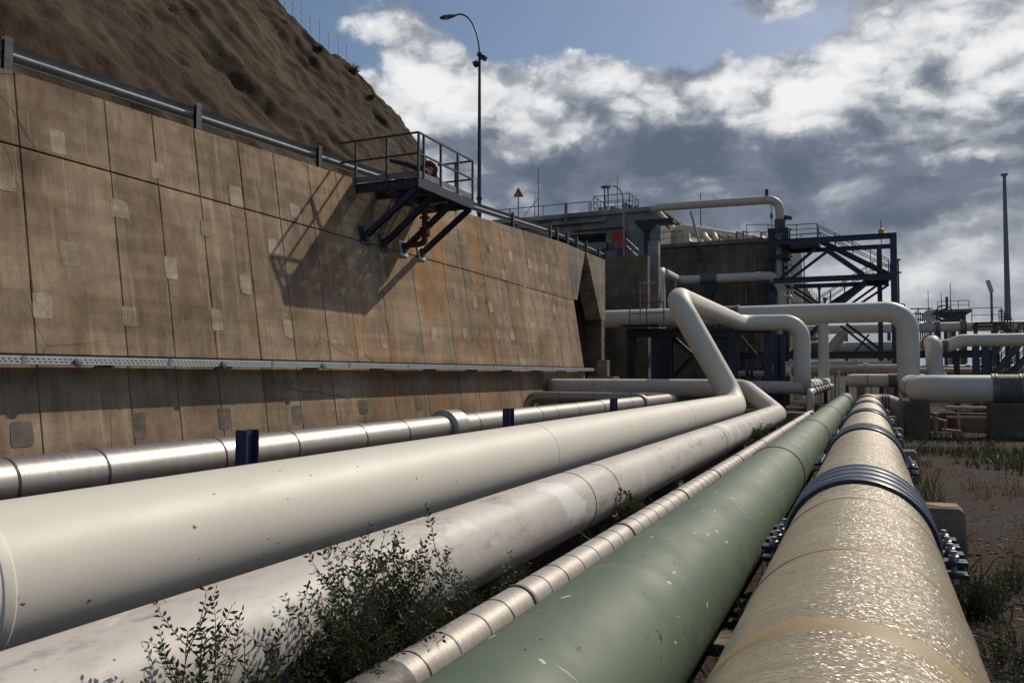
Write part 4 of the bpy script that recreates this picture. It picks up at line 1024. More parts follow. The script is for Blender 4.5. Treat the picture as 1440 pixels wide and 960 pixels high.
# frame under the right bend
YM = 40.6
mf = frame_thing('pipe_portal', (P(1058, 500, Y=YM).x, YM, gz(-4, YM)), 'blue steel portal frame below the white elbow in the middle distance')
for px, w_ in ((1031, .34), (1080, .36)):
    a = P(px, 466, Y=YM); MB().ibeam((a.x, YM, gz(-4, YM)-.1), (a.x, YM, a.z), w_, w_).build('column', 'blue_steel', mf, smooth=False)
pbeam(mf, 'beam', (1024, 466), (1086, 465), YM, .26, .2)
pbeam(mf, 'beam', (1028, 519), (1084, 519), YM, .2, .16)
pbeam(mf, 'brace', (1038, 470), (1078, 516), YM, .14, .14)
for px, w_ in ((1092, .3), (1099, .3)):
    a = P(px, 470, Y=YM+3); MB().ibeam((a.x, YM+3, gz(-4, YM)-.1), (a.x, YM+3, a.z), w_, w_).build('column', 'blue_steel', mf, smooth=False)

# stair tower
YT = 58.0
tw = frame_thing('stair_tower', (P(1175, 500, Y=YT).x, YT, gz(0, YT)), 'large blue steel tower frame with zigzag stairs and braces', 'steel tower')
def tcol(px, ytop, Y, w, t=tw, mat='blue_steel', nm='column'):
    a = P(px, ytop, Y=Y); return MB().ibeam((a.x, Y, gz(0, Y)-.2), (a.x, Y, a.z), w, w).build(nm, mat, t, smooth=False)
tcol(1256, 328, YT, .40); tcol(1086, 410, YT, .40); tcol(1086, 326, YT+4.5, .34); tcol(1236, 345, YT+4.5, .32)
# front face then rear face
for a, b, h in (((1089, 341), (1260, 331), .36), ((1087, 395), (1256, 388), .36), ((1090, 500), (1256, 500), .36)):
    pbeam(tw, 'beam', a, b, YT, .3, h)
for a, b, h in (((1085, 355), (1254, 346), .3), ((1085, 404), (1250, 398), .3)):
    pbeam(tw, 'beam', a, b, YT+4.5, .3, h)
for a, b, w_ in (((1098, 392), (1147, 349), .2), ((1110, 394), (1168, 350), .18), ((1162, 351), (1215, 387), .32), ((1218, 398), (1178, 430), .32), ((1170, 440), (1110, 500), .3)):
    pbeam(tw, 'brace', a, b, YT, w_)
for a, b, w_ in (((1235, 400), (1193, 430), .16), ((1250, 400), (1205, 430), .16), ((1108, 405), (1150, 432), .16), ((1118, 405), (1160, 432), .16), ((1190, 455), (1245, 497), .18), ((1182, 458), (1236, 500), .16), ((1222, 470), (1200, 498), .12)):
    pbeam(tw, 'brace', a, b, YT+4.5, w_)
def stair(t, p0, p1, Y, wid=1.1, n=14, mat='dark_blue_steel'):
    A, B = P(*p0, Y=Y), P(*p1, Y=Y)
    for dy in (0, wid): MB().beam(A+Vector((0, dy, 0)), B+Vector((0, dy, 0)), .07, .26).build('stringer', mat, t)
    m = MB()
    for k in range(n):
        c = A.lerp(B, (k+.5)/n); m.box((c.x, c.y+wid/2, c.z), (.24, wid-.08, .04))
    m.build('tread', mat, t, smooth=False)
    m = MB()
    for dy in (0, wid):
        for h in (1.0, .55): m.beam(A+Vector((0, dy, h)), B+Vector((0, dy, h)), .05)
        for k in range(5): c = A.lerp(B, k/4)+Vector((0, dy, 0)); m.beam(c, c+Vector((0, 0, 1.0)), .05)
    m.build('handrail', 'dark_grey_steel', t, smooth=False)
stair(tw, (1150, 336), (1250, 385), YT+1.6)
stair(tw, (1228, 388), (1148, 440), YT+3.0)
m = MB(); zu = P(1120, 338, Y=YT).z
xa_, xb_ = P(1092, 338, Y=YT).x, P(1149, 338, Y=YT).x
MB().bb((xa_, YT+.2, zu), (xb_, YT+4.4, zu+.08)).build('landing', 'dark_blue_steel', tw)
railing(MB(), [(xa_, YT+.25, zu+.08), (xb_, YT+.25, zu+.08)], 1.05, 1.1, .05, 2).build('railing', 'dark_grey_steel', tw)
railing(MB(), [(xa_, YT+4.3, zu+.08), (xb_, YT+4.3, zu+.08)], 1.05, 1.1, .05, 2).build('railing', 'dark_grey_steel', tw)
zm = P(1240, 386, Y=YT).z; xm0, xm1 = P(1218, 386, Y=YT).x, P(1254, 386, Y=YT).x
MB().bb((xm0, YT+.2, zm), (xm1, YT+4.3, zm+.08)).build('landing', 'dark_blue_steel', tw)
railing(MB(), [(xm0, YT+4.3, zm+.08), (xm1, YT+4.3, zm+.08), (xm1, YT+.3, zm+.08)], 1.05, .8, .05, 1).build('railing', 'dark_grey_steel', tw)
fl = P(1239, 326, Y=YT); t = thing('beacon', (fl.x, YT, fl.z-.2), 'small orange beacon with rod on top of the blue tower', 'beacon')
MB().ring((fl.x, YT, fl.z-.12), (0, 0, 1), 0, [(0, .17), (.28, .17), (.34, .1), (.34, 0)], 12).build('lamp', 'yellow_paint', t)
MB().tube([(fl.x, YT, fl.z+.2), (fl.x, YT, fl.z+.75)], .03, 8).tube([(fl.x, YT-.17, fl.z-.2), (fl.x, YT-.17, P(1239, 385, Y=YT).z)], .025, 8).build('rod', 'dark_grey_steel', t)
dp = MB(); a = P(1263, 365, Y=YT); dp.tube([(a.x, YT+.1, a.z), (a.x, YT+.1, P(1263, 435, Y=YT).z)], .05, 8).box((a.x, YT+.1, a.z), (.3, .12, .1)).box((a.x, YT+.1, P(1263, 383, Y=YT).z), (.4, .12, .1))
dp.tube([P(1262, 427, Y=YT), P(1272, 427, Y=YT), P(1273, 440, Y=YT)], .04, 8, .1).build('drain_pipe', 'dark_grey_steel', tw)
# pipe guide box round the riser of the overhead pipe
gb = frame_thing('pipe_guide', (hx, 60.5, H), 'dark blue guide frame clasping the overhead pipe riser', 'pipe guide')
g0, g1, gt_, gb_ = P(1080, 320, Y=59.8).x, P(1109, 320, Y=59.8).x, P(1095, 321, Y=59.8).z, P(1095, 364, Y=59.8).z
m = MB().bb((g0, 59.6, gb_), (g0+.4, 60.0, gt_)).bb((g1-.4, 59.6, gb_), (g1, 60.0, gt_)).bb((g0+.4, 59.6, gt_-.3), (g1-.4, 60, gt_)).bb((g0+.4, 59.6, gb_), (g1-.4, 60, gb_+.3))
m.bb((g0, 60.9, gb_), (g0+.4, 61.3, gt_)).bb((g1-.4, 60.9, gb_), (g1, 61.3, gt_)); m.build('frame', 'dark_blue_steel', gb, smooth=False)
MB().beam((g0+.35, 59.8, gt_-.4), (g1-.35, 59.8, gb_+.4), .16, .1).beam((g1-.35, 59.9, gt_-.4), (g0+.35, 59.9, gb_+.4), .16, .1).build('cross_brace', 'dark_blue_steel', gb)
MB().collar((hx, 60.5, gt_+.35), (0, 0, 1), .31, .8, .08, 24).build('clamp_band', 'clamp_grey', gb)
m = MB()
for px, yt, yb_ in ((1078, 365, 525), (1104, 370, 525)):
    a = P(px, yt, Y=60); m.ibeam((a.x, 60.2, -.6), (a.x, 60.2, gb_), .35, .35)
for yy_ in (402, 412): a, b = P(1066, yy_, Y=60), P(1100, yy_, Y=60); m.ibeam(a, b, .25, .25)
m.beam(P(1070, 440, Y=60), P(1098, 405, Y=60), .2); m.build('legs', 'dark_blue_steel', gb, smooth=False)
m = MB()
for k in range(6):
    a = P(1103, 372+k*9, Y=59.5); m.tube([a, a+Vector((.45, 0, 0)), a+Vector((.55, 0, -.25))], .09, 8, .1)
m.build('side_branch', 'pale_metal', gb)
a = P(1108, 306, Y=59.8); t = thing('security_camera', a, 'small camera on a bracket near the top of the overhead pipe riser', 'camera')
MB().box(a, (.55, .3, .24), Matrix.Rotation(R(12), 3, 'Y')).build('body', 'dark_grey_steel', t, bevel=.02)
MB().beam(a+Vector((-.1, 0, -.1)), a+Vector((-.5, .1, -.35)), .06).build('bracket', 'dark_grey_steel', t)

# white vessel and beige hall behind
vx = P(1119, 400, Y=75).x; vt = P(1119, 342, Y=75).z
ves = thing('white_vessel', (vx, 75, -.6), 'tall pale grey cylindrical vessel behind the blue tower', 'vessel')
MB().ring((vx, 75, 0), (0, 0, 1), 0, [(-.6, .57), (vt-.25, .57), (vt, .3), (vt+.05, 0)], 28).build('shell', 'far_white_paint', ves)
for z in (3, 5.5, 8): MB().collar((vx, 75, z), (0, 0, 1), .57, .06, .02, 28).build('seam_ring', 'clamp_grey', ves)
MB().tube([(vx+.74, 74.8, 0), (vx+.74, 74.8, vt-1)], .05, 8).build('side_line', 'grey_steel', ves)
b0, b1 = P(1085, 400, Y=95).x, P(1148, 440, Y=95).x
bh = thing('beige_hall', ((b0+b1)/2, 95, -.6), 'beige hall with sloping roof edge far behind the blue tower', 'building')
zt1 = P(1130, 398, Y=95).z; zt2 = P(1148, 425, Y=95).z
m = MB(); m.prism([(b0, -.6), (b1, -.6), (b1, zt2), (P(1130, 398, Y=95).x, zt1), (b0, zt1)], lambda p: (p[0], 95, p[1]), lambda p: (p[0], 110, p[1])); m.build('wall', 'beige_wall', bh, smooth=False, fix=True)
m = MB()
for k in range(5):
    z = 1.5+k*1.35; m.bb((b0+6, 94.94, z), (b1-1, 94.997, z+.22))
m.build('window_band', 'dark_grey_steel', bh)
m = MB()
for k in range(7): a = Vector((P(1130, 398, Y=95).x, 95.2, zt1)).lerp(Vector((b1, 95.2, zt2)), k/6); m.beam(a, a+Vector((0, 0, .9)), .07)
m.build('edge_rail', 'grey_steel', bh)

# ------------------------------------------------------------------ far pipe racks, right
def hpipe(name, y_px, px0, px1, Y, r, label, mat='far_white_paint', x1=None, grp=None):
    a = P(px0, y_px, Y=Y); b = P(px1, y_px, Y=Y); z = P((px0+px1)/2, y_px, Y=Y).z; xe = b.x if x1 is None else x1
    t = pipe_thing(name, (a.x, Y, z-r), label, grp)
    MB().tube([(a.x, Y, z), (xe, Y, z)], r, 24).build('pipe', mat, t); return t, z
t, z = hpipe('flanged_pipe', 461, 1100, 1440, 70, .37, 'long white pipe with flange pairs and a valve running at eye level far right', x1=30)
for px in (1316, 1320, 1352, 1357):
    MB().collar((P(px, 461, Y=70).x, 70, z), (1, 0, 0), .37, .10, .16, 24).build('flange', 'clamp_grey', t)
xv = P(1307, 461, Y=70).x
MB().ring((xv, 70, z), (1, 0, 0), 0, [(-.62, .37), (-.62, .46), (-.45, .42), (.45, .42), (.62, .46), (.62, .37)], 24).build('valve', 'pale_metal', t)
MB().tube([(xv, 70, z+.4), (xv, 70, z+1.5)], .12, 10).ring((xv, 69.9, z+.9), (0, 1, 0), 0, [(-.12, 0), (-.12, .45), (.12, .45), (.12, 0)], 16).build('actuator', 'pale_metal', t)
MB().tube([(xv+1.0+.55*math.cos(k*math.pi/8), 69.55, z+1.1+.55*math.sin(k*math.pi/8)) for k in range(16)], .05, 8, closed=True).beam((xv+.45, 69.55, z+1.1), (xv+1.55, 69.55, z+1.1), .05).tube([(xv+.2, 69.55, z+1.0), (xv+1.2, 69.55, z+1.4), (xv+1.2, 69.55, z+2.3)], .1, 8).build('handwheel', 'dark_grey_steel', t)
xk = P(1385, 466, Y=69.55).x
MB().bb((xk-.9, 69.4, z-.1), (xk+.8, 69.55, z+.02)).build('tag_bar', 'black', t)
for px in (1190, 1250, 1330, 1400, 1430):
    xx = P(px, 470, Y=70).x; MB().ibeam((xx, 70, -.6), (xx, 70, z-.37), .25, .25).build('support_leg', 'dark_grey_steel', t, smooth=False)
t, z = hpipe('insulated_pipe', 488, 1130, 1275, 65, .43, 'thick pale pipe crossing behind the blue tower beams')
MB().collar((P(1150, 488, Y=65).x, 65, z), (1, 0, 0), .43, .9, .04, 24).build('clamp_band', 'clamp_grey', t)
for px in (1160, 1250): xx = P(px, 490, Y=65).x; MB().ibeam((xx, 65, -.6), (xx, 65, z-.42), .25, .25).build('support_leg', 'blue_steel', t, smooth=False)
MB().tube([P(1165, 495, Y=64.2), P(1185, 470, Y=64.2), P(1190, 468, Y=64.2)], .38, 18).build('slanted_branch', 'pale_metal', t)
# low header right with slanted end, and the goose-neck
zP3 = P(1395, 478, Y=45).z
pA = P(1352, 477, Y=45); pB = P(1331, 487, Y=45)
t = pipe_thing('slanted_pipe', (pA.x, 45, zP3-.3), 'white pipe with slanted flanged end above the blue beam on the right')
MB().tube([(20, 45, zP3), (pA.x, 45, zP3), (pB.x, 45, pB.z), (pB.x-.5, 45, pB.z)], .31, 28, .6).build('pipe', 'far_white_paint', t)
MB().collar((pB.x-.05, 45, pB.z), (1, 0, -.0), .31, .22, .05, 24).build('flange', 'clamp_grey', t)
for px in (1372, 1385):
    xx = P(px, 490, Y=45).x; MB().ibeam((xx, 45, gz(4, 45)-.1), (xx, 45, zP3-.31), .3, .3).build('support_post', 'blue_steel', t, smooth=False)
gx_ = P(1314, 490, Y=44.2).x; gz1 = P(1314, 480, Y=44.2).z
t = pipe_thing('gooseneck_pipe', (gx_, 44.2, 0), 'stained white gooseneck pipe standing behind the low loop pipe')
MB().tube([(gx_-.1, 49, gz1-.05), (gx_-.05, 44.2, gz1-.05), (gx_, 44.2, H+.15), (gx_+.35, 44.0, H-.6), (gx_+.5, 44.0, H-1.2)], .38, 28, .5, 8).build('pipe', 'dirty_white_paint', t)
MB().collar((gx_-.05, 45.6, gz1-.05), (0, 1, 0), .38, .2, .08, 24).build('flange', 'clamp_grey', t)
# blue rack beam across
bz0 = P(1200, 499, Y=47).z
t = frame_thing('rack_beam', (P(1200, 499, Y=47).x, 47, gz(0, 47)), 'long low blue steel rack beam on short posts across the plant', 'rack beam')
MB().ibeam((P(1040, 499, Y=47).x, 47, bz0), (P(1395, 499, Y=47).x, 47, bz0), .3, .38).build('beam', 'dark_blue_steel', t, smooth=False)
for px in (1045, 1075, 1345, 1390):
    xx = P(px, 499, Y=47).x; MB().ibeam((xx, 47, gz(0, 47)-.1), (xx, 47, bz0-.192), .26, .26).build('post', 'dark_blue_steel', t, smooth=False)
# low white pipe with clamp beyond the green pipe
t, z = hpipe('short_pipe', 535, 1197, 1300, 48, .36, 'short white pipe end with grey clamp lying low beyond the green pipe')
xx = P(1262, 535, Y=48).x
MB().collar((xx, 48, z), (1, 0, 0), .36, .9, .03, 28).build('clamp_band', 'clamp_grey', t)
MB().ring((P(1197, 535, Y=48).x, 48, z), (-1, 0, 0), 0, [(-.002, .36), (.15, .33), (.3, .2), (.34, 0)], 28).build('end_cap', 'far_white_paint', t)
MB().collar((P(1220, 535, Y=48).x, 48, z), (1, 0, 0), .36, .04, .01, 28).build('weld_seam', 'clamp_grey', t)
for px in (1210, 1250, 1285): xx = P(px, 540, Y=48).x; MB().bb((xx-.2, 47.8, -.8), (xx+.2, 48.2, z-.33)).build('foot', 'plain_concrete', t)
# plain lines of small pipes behind
k = 0
for yv, zpx, r, mat in ((52, 516, .16, 'creamy_paint'), (55, 522, .2, 'rust_pale'), (58, 510, .14, 'pale_metal'), (66, 519, .3, 'pale_metal'), (70, 511, .24, 'creamy_paint'), (75, 523, .35, 'pale_metal'), (80, 505, .3, 'far_white_paint')):
    x0 = P(1085, zpx, Y=yv).x; x1 = 26 if k % 2 else P(1290, zpx, Y=yv).x; z = P(1220, zpx, Y=yv).z
    lab = ['cream', 'rusty', 'thin grey', 'fat grey', 'distant cream', 'fattest grey', 'farthest white'][k]
    m = MB().tube([(x0, yv, z), (x1, yv, z)], r, 14)
    x = x0+1.2
    while x < x1: m.collar((x, yv, z), (1, 0, 0), r, .10, .09, 14).collar((x+.14, yv, z), (1, 0, 0), r, .10, .09, 14); x += 4.1
    x = x0+.5
    while x < x1: m.bb((x, yv-.1, -.7), (x+.15, yv+.1, z-r+.03)); x += 3.3
    solo(m.build('plant_pipe', mat), lab + ' pipe on small stands low behind the blue rack beam', 'pipe'); k += 1
# row of clamped jackets seen under the portal
t, z = hpipe('jacket_pipe', 523, 1022, 1112, 46.2, .25, 'white jacketed pipe in clamped sections seen beneath the blue portal', 'far_white_paint')
for px in (1030, 1052, 1058, 1078, 1084, 1090, 1096, 1103): MB().collar((P(px, 523, Y=46.2).x, 46.2, z), (1, 0, 0), .25, .14, .05, 20).build('clamp_band', 'rubber', t)
for px in (1035, 1090): xx = P(px, 525, Y=46.2).x; MB().bb((xx-.1, 46.1, -.7), (xx+.1, 46.3, z-.22)).build('stand', 'dark_grey_steel', t)

# stairs and catwalk far right
cwk = frame_thing('catwalk', (P(1400, 500, Y=56).x, 56, -.5), 'dark steel stairs and catwalk clutter at the right edge behind the slanted pipe', 'catwalk')
for (a, b) in (((1375, 528), (1412, 478)), ((1398, 528), (1440, 478)), ((1418, 530), (1470, 478))):
    stair(cwk, a, b, 56 if a[0] < 1390 else 53, 1.0, 10, 'dark_grey_steel')
z_ = P(1420, 478, Y=56).z
MB().bb((P(1405, 478, Y=56).x, 55.8, z_-.08), (26, 58, z_)).build('deck', 'dark_grey_steel', cwk)
railing(MB(), [(P(1400, 478, Y=56).x, 55.9, z_), (26, 55.9, z_)], 1.0, 1.2, .05).build('railing', 'dark_grey_steel', cwk)
for k in range(6):
    xx = P(1375+k*14, 500, Y=57).x; MB().ibeam((xx, 57, -.6), (xx, 57, z_), .2, .2).build('post', 'dark_grey_steel', cwk, smooth=False)
up = frame_thing('walkway', (P(1400, 450, Y=66).x, 66, -.5), 'steel walkway with railings and steps above the flanged pipe', 'walkway')
zw = P(1340, 454, Y=66).z
MB().bb((P(1370, 454, Y=66).x, 65.5, zw-.1), (P(1412, 454, Y=66).x, 67, zw)).build('deck', 'dark_grey_steel', up)
railing(MB(), [(P(1366, 454, Y=66).x, 65.6, zw), (P(1408, 454, Y=66).x, 65.6, zw)], 1.0, 2.4, .05).build('railing', 'dark_grey_steel', up)
stair(up, (1408, 454), (1425, 470), 65.6, 1.0, 6, 'dark_grey_steel')
for px in (1372, 1400): xx = P(px, 450, Y=66).x; MB().ibeam((xx, 66.2, -.6), (xx, 66.2, zw-.1), .25, .25).build('post', 'dark_grey_steel', up, smooth=False)
# control room
cy = 95; c0, c1 = P(1311, 440, Y=cy).x, P(1366, 440, Y=cy).x; zc = P(1340, 435, Y=cy).z; zb_ = P(1340, 452, Y=cy).z
ctr = thing('control_room', ((c0+c1)/2, cy, -.6), 'dark raised control room with roof railing far off on the right', 'building')
MB().bb((c0+.3, cy, zb_), (c1-.5, cy+6, zc-.3)).build('wall', 'dark_grey_steel', ctr, smooth=False)
MB().bb((c0, cy-.4, zc-.297), (c1, cy+6.5, zc)).build('roof', 'grey_steel', ctr)
MB().bb((c0+1.2, cy-.06, zb_+.5), (c1-1.5, cy-.003, zc-.6)).build('window', 'black', ctr)
railing(MB(), [(c0+.5, cy, zc), (c1-.2, cy, zc)], .9, 1.0, .06, 1).build('railing', 'dark_grey_steel', ctr)
for xx in (c0+.4, (c0+c1)/2, c1-.8): MB().bb((xx, cy+.5, -.6), (xx+.4, cy+5, zb_-.003)).build('leg', 'dark_grey_steel', ctr)
m = MB()
for k in range(10):
    xx = P(1282+k*3, 440, Y=92).x; m.beam((xx, 92, 4.5), (xx, 92, P(1290, random.uniform(432, 448), Y=92).z), .12)
for yy_ in (434, 441, 449): m.beam(P(1280, yy_, Y=92), P(1312, yy_, Y=92), .12)
for px in (1284, 1308): a = P(px, 455, Y=92); m.bb((a.x-.1, 92, -.6), (a.x+.1, 92.3, a.z+.6))
solo(m.build('pipe_bridge', 'dark_grey_steel'), 'tangle of dark pipe bridge steel left of the control room', 'pipe bridge')
# masts
a = P(1418, 470, Y=80); tpm = P(1416, 247, Y=80)
solo(MB().tube([(a.x, 80, -.6), (a.x, 80, tpm.z)], [.32, .13], 16).box((a.x, 80, tpm.z+.1), (.5, .2, .2)).ring((a.x, 80, -.6), (0, 0, 1), 0, [(0, .5), (.15, .5), (.15, .3)], 16).build('tall_mast', 'grey_steel'), 'tall tapering grey mast, highest thing on the right side', 'mast')
a = P(1395, 450, Y=70); b = P(1394, 405, Y=70)
t = thing('floodlight_pole', (a.x, 70, -.6), 'short pole with pale tilted floodlight left of the tall mast', 'floodlight')
MB().tube([(a.x, 70, -.6), (a.x, 70, b.z)], .09, 10).build('pole', 'grey_steel', t)
MB().box((a.x-.1, 70, b.z+.15), (.28, .3, .95), Matrix.Rotation(R(-16), 3, 'Y')).build('lamp_head', 'pale_metal', t, bevel=.03)
for px, y0, lab in ((1305, 408, 'thin rod left of the control room roof'), (1325, 409, 'faint thin rod above the control room roof'), (1338, 395, 'tallest thin rod above the control room')):
    tp_ = P(px, y0, Y=94.5); zq = zc+.003 if px > 1311 else 4
    solo(MB().tube([(tp_.x, 96 if px > 1311 else 94.5, zq), (tp_.x, 96 if px > 1311 else 94.5, tp_.z)], [.06, .03], 8).build('lightning_rod', 'grey_steel'), lab, 'lightning rod')
for px, y0, lab in ((1152, 405, 'dark vent pipe behind the lower stairs'), (1160, 420, 'shorter dark vent pipe behind the lower stairs')):
    tp_ = P(px, y0, Y=70); solo(MB().tube([(tp_.x, 70, -.6), (tp_.x, 70, tp_.z)], .09, 8).collar((tp_.x, 70, tp_.z), (0, 0, 1), .09, .2, .07, 10).build('vent_pole', 'dark_grey_steel'), lab, 'vent pole')
# ================================================================== VEGETATION, STONES
def leaf(mb, p, d, n, L, wd):
    """a folded leaflet: 2 quads"""
    d = d.normalized(); s_ = d.cross(n)
    if s_.length < 1e-3: s_ = d.cross(Vector((1, 0, .2)))
    s_.normalize(); u = s_.cross(d)
    a, b, c = p, p+d*L*.5 + u*L*.03, p+d*L
    mb.add([a, b+s_*wd/2+u*wd*.14, c, b-s_*wd/2+u*wd*.14, b], [(0, 4, 2, 1), (0, 3, 2, 4)])
def rv(): return Vector((random.gauss(0, 1), random.gauss(0, 1), random.gauss(0, 1))).normalized()
def sprig(lm, sm, p, d, L, r0, leafL, depth=0):
    pts = [p]; n = max(4, int(L/.026)); dd = d.normalized()
    for k in range(n):
        dd = (dd + rv()*.13 + Vector((0, 0, .05))).normalized(); pts.append(pts[-1] + dd*L/n)
    sm.tube(pts, [r0*(1-.75*k/n) for k in range(n+1)], 5, cap=False)
    for k in range(2 if depth else int(n*.25), n+1):
        q_ = pts[k]; ax = (pts[min(k+1, n)]-pts[max(0, k-1)]).normalized()
        side = ax.cross(rv()).normalized()
        if depth < 1 and k % 2 == 0 and k < n-1 and random.random() < .85:
            sprig(lm, sm, q_, (ax*.55 + side + Vector((0, 0, .25))).normalized(), L*random.uniform(.22, .42), r0*.5, leafL, depth+1)
        else:
            for s_ in (-1, 1):
                if random.random() < .93:
                    dl = (side*s_ + ax*.7 + rv()*.25).normalized(); leaf(lm, q_, dl, (ax.cross(side)*1.0 + rv()*.5), leafL*random.uniform(.7, 1.25), leafL*random.uniform(.36, .5))
def shrub(base, n, hgt, spread, lean, label, leafmat_='leaf', leafL=.034, grp=None):
    t = thing('shrub', base, label, 'shrub', grp); lm, sm = MB(), MB()
    for k in range(n):
        a = random.uniform(0, 6.283); b = base + Vector((math.cos(a)*.03, random.uniform(-1, 1)*spread*.45, 0))
        d = Vector((lean[0]+random.gauss(0, .10), lean[1]+random.gauss(0, .18), 1))
        sprig(lm, sm, b, d, hgt*random.uniform(.62, 1.1), .006, leafL)
    for k in range(int(n*3.2)):
        b = base + Vector((random.gauss(0, .04), random.uniform(-1, 1)*spread*.7, 0))
        sprig(lm, sm, b, Vector((lean[0]+random.gauss(0, .2), lean[1]+random.gauss(0, .45), 1)), hgt*random.uniform(.3, .72), .005, leafL*.95)
    lm.build('leaves', leafmat_, t, smooth=False); sm.build('stems', 'stem_wood', t)
    return t
XS = -2.27
for (px, pyt, n, spread, lean, lab, lf) in (
    (262, 905, 5, .12, (.02, -.06), 'smallest green shrub by the stained pipe, at the bottom edge of the view', .032),
    (372, 890, 6, .14, (.02, -.02), 'short upright green shrub by the stained pipe beside the smallest one', .032),
    (475, 818, 14, .20, (.03, 0), 'bushy green shrub leaning on the stained pipe near the thin jacketed pipe', .034),
    (560, 770, 16, .20, (.03, .02), 'tallest green shrub against the stained white pipe', .034),
    (640, 812, 18, .30, (.05, .02), 'low dark green shrub between the stained pipe and the thin pipe', .032),
    (722, 792, 14, .30, (.04, .04), 'farther green shrub tuft under the edge of the stained pipe', .034)):
    tp_ = P(px, pyt, X=XS); b = Vector((XS, tp_.y, gz(XS, tp_.y)-.02)); hh = tp_.z - b.z
    shrub(b, n, hh*.98, spread, lean, lab, 'leaf' if px < 600 else 'dark_leaf', lf)
for (px, pyt, n, lab) in ((893, 684, 3, 'little weed sprouting under the stained pipe, half way along'), (1068, 602, 6, 'weed growing in front of the far end of the stained pipe'), (1090, 600, 4, 'weed beside the far bend of the stained pipe')):
    tp_ = P(px, pyt, X=XS); b = Vector((XS, tp_.y, gz(XS, tp_.y)-.02)); shrub(b, n, tp_.z-b.z, .3, (.02, 0), lab, 'leaf', .06)

# weeds on the gravel right of the fibre pipe
def tuft(base, n, h, rad, label, name='weed', mat='weed_leaf', wd=.006, cat='weed', grp=None):
    m = MB()
    for k in range(n):
        a = random.uniform(0, 6.283); rr = rad*math.sqrt(random.random()); p = base + Vector((math.cos(a)*rr*.6, math.sin(a)*rr*.6, -.01))
        d = Vector((math.cos(a)*.55*rr/rad, math.sin(a)*.55*rr/rad, 1)) + rv()*.22; L = h*random.uniform(.45, 1.1)
        s_ = d.cross(rv()).normalized()*wd*random.uniform(.6, 1.4); mid = p + d*L*.55; tip = p + d*L + Vector((d.x, d.y, -.25))*L*.28
        m.add([p-s_*.6, p+s_*.6, mid+s_, mid-s_, tip], [(0, 1, 2, 3), (3, 2, 4)])
    o = m.build(name, mat, None, smooth=False); return solo(o, label, cat, grp)
WEEDS = ((1372, 838, 1500, .26, .26, 'bushy green weed clump beside the concrete block, nearest the fibre pipe'),
                                (1425, 800, 500, .20, .2, 'green weed clump just past the bushy one on the gravel'),
                                (1408, 905, 600, .16, .26, 'flat green weed at the edge of the pale gravel by the fibre pipe'),
                                (1432, 955, 400, .14, .2, 'green weed tuft nearest the camera on the gravel'))
for px, pyy, n, h, rad, lab in WEEDS:
    b = P(px, pyy+24, Z=-H+.0); 
    base = Vector((b.x, b.y, gz(b.x, b.y)-.01)); t = thing('weed', base, lab, 'weed'); lm, sm = MB(), MB()
    for k in range(n//14):
        a = random.uniform(0, 6.283); rr = rad*random.random()**.7
        sprig(lm, sm, base + Vector((math.cos(a)*rr*.5, math.sin(a)*rr*.5, 0)), Vector((math.cos(a)*.7*rr/rad, math.sin(a)*.7*rr/rad, .9)) + rv()*.15, h*random.uniform(.6, 1.15), .003, .020)
    lm.build('leaves', 'weed_leaf', t, smooth=False); sm.build('stems', 'stem_wood', t)
dg = MB(); random.seed(5)
def blade(m, p, h, w, lean=.5):
    d = Vector((random.gauss(0, lean*.5), random.gauss(0, lean*.5), 1)); s_ = Vector((random.gauss(0, 1), random.gauss(0, 1), 0)).normalized()*w
    mid = p + d*h*.6; tip = p + d*h + Vector((d.x, d.y, -.3))*h*.3
    m.add([p-s_, p+s_, mid+s_*.8, mid-s_*.8, tip], [(0, 1, 2, 3), (3, 2, 4)])
# green strip in front of the plinths
for k in range(15000):
    y = random.uniform(17, 32); x = random.uniform(.75, 14)
    dn = noise.noise((x*.55, y*.35, 4)) + .5*noise.noise((x*1.6, y*1.2, 8)) + (.30 if 20 < y < 27 else -.05) + (.30 if y > 28.5 else 0)
    if dn < .18: continue
    blade(dg, Vector((x, y, gz(x, y)-.02)), random.uniform(.10, .36), .011)
# scattered green between the pipes and around blocks
for k in range(8000):
    y = random.uniform(2.2, 22); x = random.choice((random.gauss(-.67, .06), random.gauss(-.68, .07), random.gauss(-1.66, .08), random.gauss(-2.2, .12), random.gauss(.62, .14)))
    if noise.noise((x*1.3, y*.9, 1)) < .02: continue
    blade(dg, Vector((x, y, gz(x, y)-.02)), random.uniform(.10, .40), .006)
for k in range(9000):
    x = random.uniform(.6, 7); y = random.uniform(3, 17)
    if noise.noise((x*.9, y*.6, 21)) + .4*noise.noise((x*3, y*2, 2)) < .30: continue
    blade(dg, Vector((x, y, gz(x, y)-.02)), random.uniform(.04, .14), .004)
tag(dg.build('grass', 'grass_blade', None, smooth=False), 'green grass and weeds growing over the gravel', 'grass', None, 'stuff')
dr = MB()
for k in range(900):
    x = random.uniform(.6, 8); y = random.uniform(5, 24)
    if noise.noise((x*.7, y*.4, 31)) < -.02: continue
    cx_, cy_ = x, y
    for j in range(random.randint(4, 13)):
        blade(dr, Vector((cx_+random.gauss(0, .06), cy_+random.gauss(0, .06), gz(x, y)-.01)), random.uniform(.08, .34), .004, .55)
tag(dr.build('dry_stalks', 'straw', None, smooth=False), 'dry straw coloured stalks standing on the gravel', 'dry grass', None, 'stuff')
